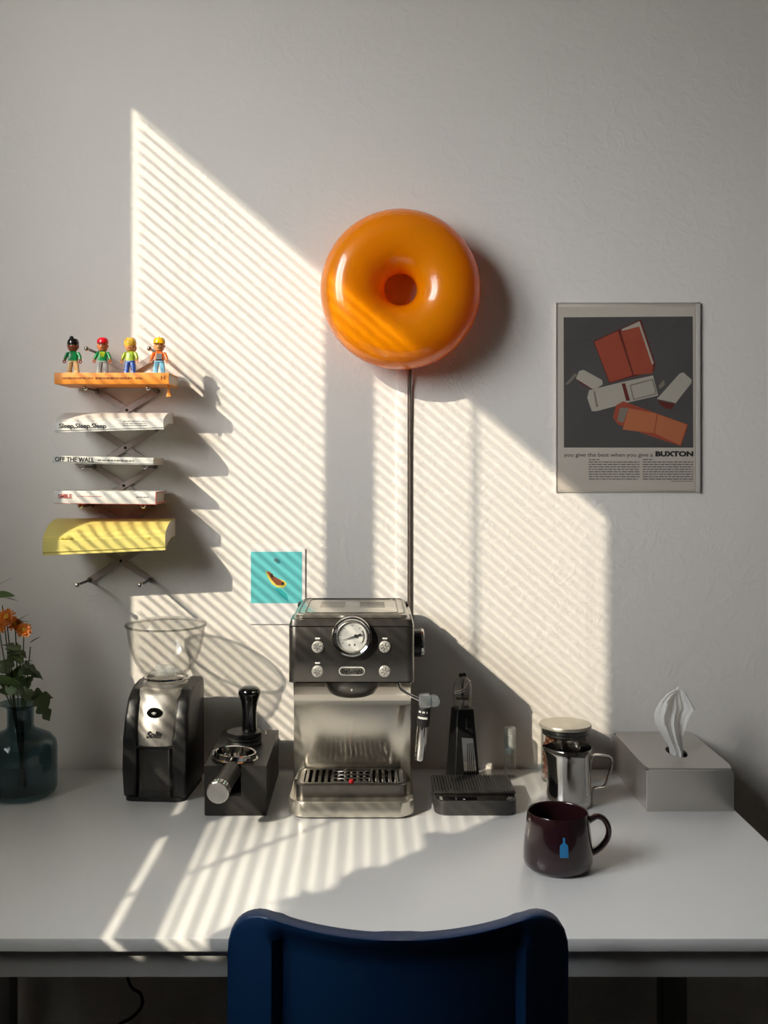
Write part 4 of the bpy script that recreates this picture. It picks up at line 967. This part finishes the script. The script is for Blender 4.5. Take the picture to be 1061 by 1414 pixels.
b.prism(prof, -0.028, 0.060, 'xz')
obj('ribbed_pad', b, M['pad'], cs, smooth=20)
obj('pad_frame', B().box(-0.0690, 0.0700, -0.0300, 0.0610, 0.0254, 0.0290, 0.001), M['black_matte'], cs)

# ------------------------------------------------------------------ needle distributor on its stand
wt = thing('needle_distributor_stand', 'black tapered stand with steel inlay and small clear dome behind the ribbed scale', 'coffee tool', (0.1660, -0.112, DZ), math.radians(16))
b = B(); b.loft([ringz(rrect(-w_, w_, -w_, w_, 0.003, 4), z_) for z_, w_ in ((0.0, 0.0245), (0.002, 0.0250), (0.140, 0.0165), (0.142, 0.0155))])
obj('stand_body', b, M['black'], wt)
def fy(z): return -(0.0250 - (0.0250-0.0165)*z/0.140)
def fpoly(pts, d): return [Vector((x, fy(z)-d, z)) for x, z in pts]
def panel_on(name, pts, d, m, par): return obj(name, B().loft([fpoly(pts, -0.001), fpoly(pts, d)]), m, par)
inl = panel_on('steel_inlay', [(-0.0095, 0.094), (0.0120, 0.091), (0.0205, 0.004), (-0.0045, 0.004)], 0.0008, M['mirror_steel'], wt)
b = B()
for k in range(4): b.loft([fpoly([(0.0005+0.0034*k, 0.083), (0.0018+0.0034*k, 0.083), (0.0022+0.0040*k, 0.022), (0.0006+0.0040*k, 0.022)], d) for d in (0.0006, 0.0011)])
obj('needle_slots', b, M['black_gloss'], inl)
b = B(); rr_ = random.Random(2)
for k in range(8): b.loft([fpoly([(-0.0006, 0.126-0.0022*k), (0.0012, 0.126-0.0022*k), (0.0012, 0.1250-0.0022*k), (-0.0006, 0.1250-0.0022*k)], d) for d in (0.0, 0.0005)])
obj('vertical_marks', b, M['ink_grey'], wt)
b = B(); dp = [(0.0165, 0.1415), (0.0172, 0.160), (0.0172, 0.176), (0.0160, 0.186), (0.0125, 0.194), (0.0065, 0.1985), (0.0, 0.1995)]
b.lathe(dp + [(max(0, r_-0.0012), z_-0.0010) for r_, z_ in reversed(dp)], 36, cap0=False, cap1=False)
dm = obj('clear_dome', b, M['clear'], wt, smooth=60)
b = B(); b.lathe([(0, 0.142), (0.0020, 0.142), (0.0020, 0.188), (0.0034, 0.190), (0.0034, 0.196), (0, 0.196)], 14); b.lathe([(0, 0.158), (0.0125, 0.158), (0.0135, 0.1605), (0.0125, 0.163), (0, 0.163)], 30)
obj('spindle', b, M['steel_dark'], dm)
b = B(); b.tube([(-0.0155, -0.004, 0.171), (-0.008, -0.010, 0.173), (0.002, -0.011, 0.178), (0.010, -0.009, 0.187), (0.0125, -0.004, 0.191)], [0.0034, 0.003, 0.0026, 0.0024, 0.0018], 10)
obj('curved_blade', b, M['chrome'], dm)
b = B(); b.ball((-0.0035, 0, 0.2015), 0.0042, 12); b.ball((0.0035, 0, 0.2020), 0.0044, 12)
obj('top_knob', b, M['black_gloss'], wt)

# ------------------------------------------------------------------ small clear spray bottle
sb_ = thing('spray_bottle', 'tiny clear spray bottle with frosted cap near the wall', 'bottle', ((704.5-512)/741, -0.05, DZ))
b = B(); b.lathe([(0.0, 0.0), (0.0100, 0.0), (0.0112, 0.0012), (0.0112, 0.040), (0.0095, 0.043), (0.0075, 0.044), (0.0075, 0.050), (0.0065, 0.050), (0.0065, 0.042), (0.0100, 0.038), (0.0100, 0.003), (0.0, 0.002)], 32, cap0=True, cap1=True)
obj('bottle_body', b, M['clear_jar'], sb_)
obj('collar', B().lathe([(0.0, 0.0445), (0.0106, 0.0445), (0.0106, 0.0520), (0.009, 0.0530), (0.0, 0.0530)], 28), M['clear_milky'], sb_)
obj('nozzle', B().lathe([(0, 0.053), (0.0055, 0.053), (0.0055, 0.066), (0.0048, 0.076), (0, 0.077)], 20), M['white'], sb_)
obj('cap', B().lathe([(0.0112, 0.0500), (0.0113, 0.0895), (0.0100, 0.0915), (0.0, 0.0918), (0.0, 0.0908), (0.0098, 0.0903), (0.0104, 0.0890), (0.0104, 0.0500)], 32, cap0=False, cap1=False), M['clear_milky'], sb_)
obj('dip_tube', B().tube([(0, 0, 0.05), (0.001, 0, 0.02), (0.003, 0, 0.004)], 0.0013, 6), M['clear_milky'], sb_)

# ------------------------------------------------------------------ glass jar of beans
JR = 0.0445
jr = thing('bean_jar', 'glass storage jar of dark coffee beans with a flat lid, behind the steel pitcher', 'jar', (0.3590, -0.072, DZ))
b = B(); b.lathe([(0.0, 0.0), (0.042, 0.0), (0.0445, 0.004), (0.0445, 0.097), (0.0425, 0.097), (0.0425, 0.006), (0.040, 0.004), (0.0, 0.004)], 52)
obj('jar_glass', b, M['clear_jar'], jr)
M['lid'] = pm('satin_metal_lid', (196, 190, 176), 0.32, 0.6, var=0.03)
ld = obj('lid', B().lathe([(0.0, 0.098), (0.0460, 0.098), (0.0475, 0.0992), (0.0478, 0.1025), (0.0468, 0.1045), (0.0, 0.1050)], 52), M['lid'], jr)
obj('gasket', B().lathe([(0.0, 0.084), (0.0395, 0.084), (0.0422, 0.086), (0.0400, 0.0885), (0.0422, 0.0910), (0.0422, 0.0935), (0.0405, 0.0955), (0.0405, 0.098), (0.0, 0.098)], 44), M['rubber'], ld)
M['bean'] = pm('roasted_bean', (112, 66, 42), 0.38, var=0.35, vscale=70)
b = B(); rb2 = random.Random(9)
b.lathe([(0.0, 0.0055), (0.0365, 0.0055), (0.0365, 0.072), (0.0, 0.072)], 20)
def bean(c, r3):
    Q = Matrix.Rotation(r3.uniform(0, 6.28), 4, 'Z') @ Matrix.Rotation(r3.uniform(-1.2, 1.2), 4, 'X') @ Matrix.Rotation(r3.uniform(0, 6.28), 4, 'Y')
    b.ball(c, 0.0040, 8, (1.45, 1.0, 0.75), Q)
for k in range(230):
    a = rb2.uniform(0, 2*PI); b_z = rb2.uniform(0.009, 0.073); bean((0.0368*math.cos(a), 0.0368*math.sin(a), b_z), rb2)
for k in range(70):
    a = rb2.uniform(0, 2*PI); r_ = 0.036*math.sqrt(rb2.random()); bean((r_*math.cos(a), r_*math.sin(a), 0.0735 + rb2.uniform(0, 0.004)), rb2)
o = obj('coffee_beans', b, M['bean'], None, (0.3590, -0.072, DZ)); o['kind'] = 'stuff'; tag(o, 'dark roasted coffee beans filling the lidded glass jar', 'beans')

# ------------------------------------------------------------------ steel milk pitcher
pt = thing('milk_pitcher', 'polished steel milk pitcher with a strap handle in front of the bean jar', 'pitcher', (0.3410, -0.205, DZ))
def pitch_ring(r, z, spout=0.0, lift=0.0):
    ring = []
    for k in range(56):
        a = 2*PI*k/56; d = math.cos((a-PI*1.03)); w = max(0, d)**14
        rr_ = r + spout*w; ring.append(Vector((rr_*math.cos(a), rr_*math.sin(a), z + lift*w)))
    return ring
b = B()
b.loft([pitch_ring(0.001, 0.001), pitch_ring(0.0365, 0.0), pitch_ring(0.0395, 0.003), pitch_ring(0.0395, 0.012), pitch_ring(0.0385, 0.030), pitch_ring(0.0375, 0.055), pitch_ring(0.0372, 0.072, 0.002), pitch_ring(0.0375, 0.086, 0.005, 0.0), pitch_ring(0.0385, 0.0965, 0.009, 0.0025), pitch_ring(0.0378, 0.0972, 0.009, 0.0025), pitch_ring(0.0366, 0.086, 0.005), pitch_ring(0.0362, 0.055), pitch_ring(0.0375, 0.012), pitch_ring(0.001, 0.004)])
obj('pitcher_body', b, M['mirror_steel'], pt, smooth=60)
def strap(pts, wid, th):
    pts = [Vector(p) for p in pts]; rings = []
    for i, p in enumerate(pts):
        t_ = (pts[min(i+1, len(pts)-1)] - pts[max(i-1, 0)]).normalized(); n_ = Vector((-t_.z, 0, t_.x))
        rings.append([p + n_*th/2*a_ + Vector((0, wid/2*c_, 0)) for a_, c_ in ((1, -0.8), (1, 0.8), (0.4, 1), (-0.4, 1), (-1, 0.8), (-1, -0.8), (-0.4, -1), (0.4, -1))])
    return B().loft(rings)
obj('handle', strap([(0.0370, 0, 0.070), (0.0385, 0, 0.0805), (0.0420, 0, 0.0835), (0.0560, 0, 0.0830), (0.0680, 0, 0.0815), (0.0725, 0, 0.0785), (0.0735, 0, 0.0720), (0.0720, 0, 0.0620), (0.0625, 0, 0.0330), (0.0590, 0, 0.0285), (0.0530, 0, 0.0275), (0.0430, 0, 0.0265), (0.0402, 0, 0.0240), (0.0396, 0, 0.0130)], 0.011, 0.0022), M['mirror_steel'], pt, smooth=50)

# ------------------------------------------------------------------ plum mug
M['plum'] = pm('glossy_plum_glaze', (43, 20, 24), 0.16, coat=0.8, var=0.04)
M['logo_blue'] = pm('blue_decal', (42, 122, 178), 0.35)
mg = thing('mug', 'glossy dark plum mug with a small blue bottle mark at the front of the desk', 'mug', (0.2710, -0.485, DZ))
mp_ = [(0.0, 0.002), (0.036, 0.0), (0.0440, 0.0015), (0.0485, 0.006), (0.0500, 0.014), (0.0494, 0.028), (0.0475, 0.048), (0.0452, 0.068), (0.0438, 0.0795), (0.0430, 0.0812), (0.0418, 0.0805), (0.0412, 0.079), (0.0425, 0.066), (0.0448, 0.046), (0.0462, 0.026), (0.0450, 0.012), (0.038, 0.006), (0.0, 0.005)]
obj('mug_body', B().lathe(mp_, 64), M['plum'], mg, smooth=60)
hpts = [(0.0425, 0, 0.0665), (0.0490, 0, 0.0700), (0.0565, 0, 0.0730), (0.0650, 0, 0.0700), (0.0715, 0, 0.0610), (0.0735, 0, 0.0500), (0.0705, 0, 0.0390), (0.0630, 0, 0.0295), (0.0545, 0, 0.0235), (0.0470, 0, 0.0205)]
def catmull(P, m=5):
    P = [Vector(p) for p in P]; out_ = []
    for i in range(len(P)-1):
        p0_, p1_, p2_, p3_ = P[max(i-1, 0)], P[i], P[i+1], P[min(i+2, len(P)-1)]
        for k in range(m):
            t = k/m; out_.append(0.5*((2*p1_) + (p2_-p0_)*t + (2*p0_-5*p1_+4*p2_-p3_)*t*t + (3*p1_-p0_-3*p2_+p3_)*t**3))
    return out_ + [P[-1]]
hc_ = catmull(hpts)
obj('handle', B().tube(hc_, [0.0043 + 0.0015*abs(2*i/(len(hc_)-1)-1)**4 for i in range(len(hc_))], 16, flat=1.35), M['plum'], mg, smooth=60)
def mug_r(z):
    P = [(0.0, 0.0500), (0.014, 0.0500), (0.028, 0.0494), (0.048, 0.0475), (0.068, 0.0452)]
    for (a_, ra_), (c_, rc_) in zip(P, P[1:]):
        if a_ <= z <= c_: return ra_ + (rc_-ra_)*(z-a_)/(c_-a_)
    return 0.0452
lb = B(); outl = [(0.0215, 0.0056), (0.0225, 0.0060), (0.0300, 0.0060), (0.0370, 0.0058), (0.0395, 0.0046), (0.0410, 0.0024), (0.0425, 0.0016), (0.0490, 0.0014)]
grid = []
for zz, ww_ in [(z_+0.0095, w_) for z_, w_ in outl]:
    row = []
    for k in range(7):
        xx = 0.0 + ww_*(-1 + 2*k/6); r_ = mug_r(zz) + 0.0003; row.append(Vector((xx, -math.sqrt(r_*r_ - xx*xx), zz)))
    grid.append(row)
obj('bottle_mark', lb.sheet(grid), M['logo_blue'], mg)

# ------------------------------------------------------------------ tissue box and tissue
tbx, tby = 0.5360, -0.127
tb = thing('tissue_box', 'satin steel tissue box cover at the right end of the desk', 'tissue box', (tbx, tby, DZ))
th_, hx_, hy_ = 0.0725, 0.0735, 0.1195
sx, sy = 0.006, -0.020                                # slot centre
b = B(); b.loft([ringz(rrect(-hx_, hx_, -hy_, hy_, 0.0012, 3), z_) for z_ in (0.0, th_-0.0035)], cap1=False)
obj('box_sides', b, M['steel_matte'], tb)
b = B(); n_ = 48
def sq(k):
    a = 2*PI*k/n_; c_, s_ = math.cos(a), math.sin(a); m = max(abs(c_)/hx_, abs(s_)/hy_); return Vector((c_/m, s_/m, 0))
outer = [sq(k) for k in range(n_)]
slot_ = [Vector((sx + 0.017*math.cos(2*PI*k/n_), sy + 0.036*math.sin(2*PI*k/n_), 0)) for k in range(n_)]
def up(r_, z_): return [Vector((p.x, p.y, z_)) for p in r_]
outer_b = [p*1.0 for p in outer]
b.loft([up(outer, th_-0.0045), up([Vector((p.x*1.004, p.y*1.003, 0)) for p in outer], th_-0.0035), up([Vector((p.x*1.004, p.y*1.003, 0)) for p in outer], th_-0.0008), up(outer, th_), up(slot_, th_), up(slot_, th_-0.004), up(outer, th_-0.0045)], cap0=False, cap1=False)
obj('box_top', b, M['steel_matte'], tb, smooth=30)
M['tissue'] = translucent('white_tissue', (236, 236, 234), 0.45, 0.85, var=0.02)
ti = B(); rows = []
# tissue: a gathered sheet that fans out of the slot; outline from base to tip (left x, right x, z)
prof_t = [(-0.012, 0.011, -0.012), (-0.013, 0.010, 0.004), (-0.018, 0.009, 0.014), (-0.029, 0.0105, 0.032), (-0.0385, 0.015, 0.050), (-0.041, 0.0215, 0.065), (-0.0385, 0.0295, 0.076), (-0.032, 0.0245, 0.087), (-0.020, 0.0155, 0.1005), (-0.004, 0.0085, 0.1115)]
for i, (xl, xr, z_) in enumerate(prof_t):
    row = []
    for k in range(25):
        f = k/24; x = xl + (xr-xl)*f
        amp = 0.0042*(1 - 0.3*i/9)
        y = amp*math.sin(f*17.0 + 0.25*i) + 0.002*math.sin(f*41 + i*0.4) + 0.006*math.sin(f*6.2 + 0.5*i + 1.0) - 0.010*math.sin(PI*f)*(1-i/9)
        row.append(Vector((x, y, z_ + (0.0025*math.sin(f*11.0+i) if i > 6 else 0))))
    rows.append(row)
ti.sheet(rows)
to_ = obj('tissue_sheet', ti, M['tissue'], None, (tbx+sx+0.002, tby+sy, DZ+th_), smooth=40)
tag(to_, 'crumpled white paper tissue standing out of the steel box', 'tissue')
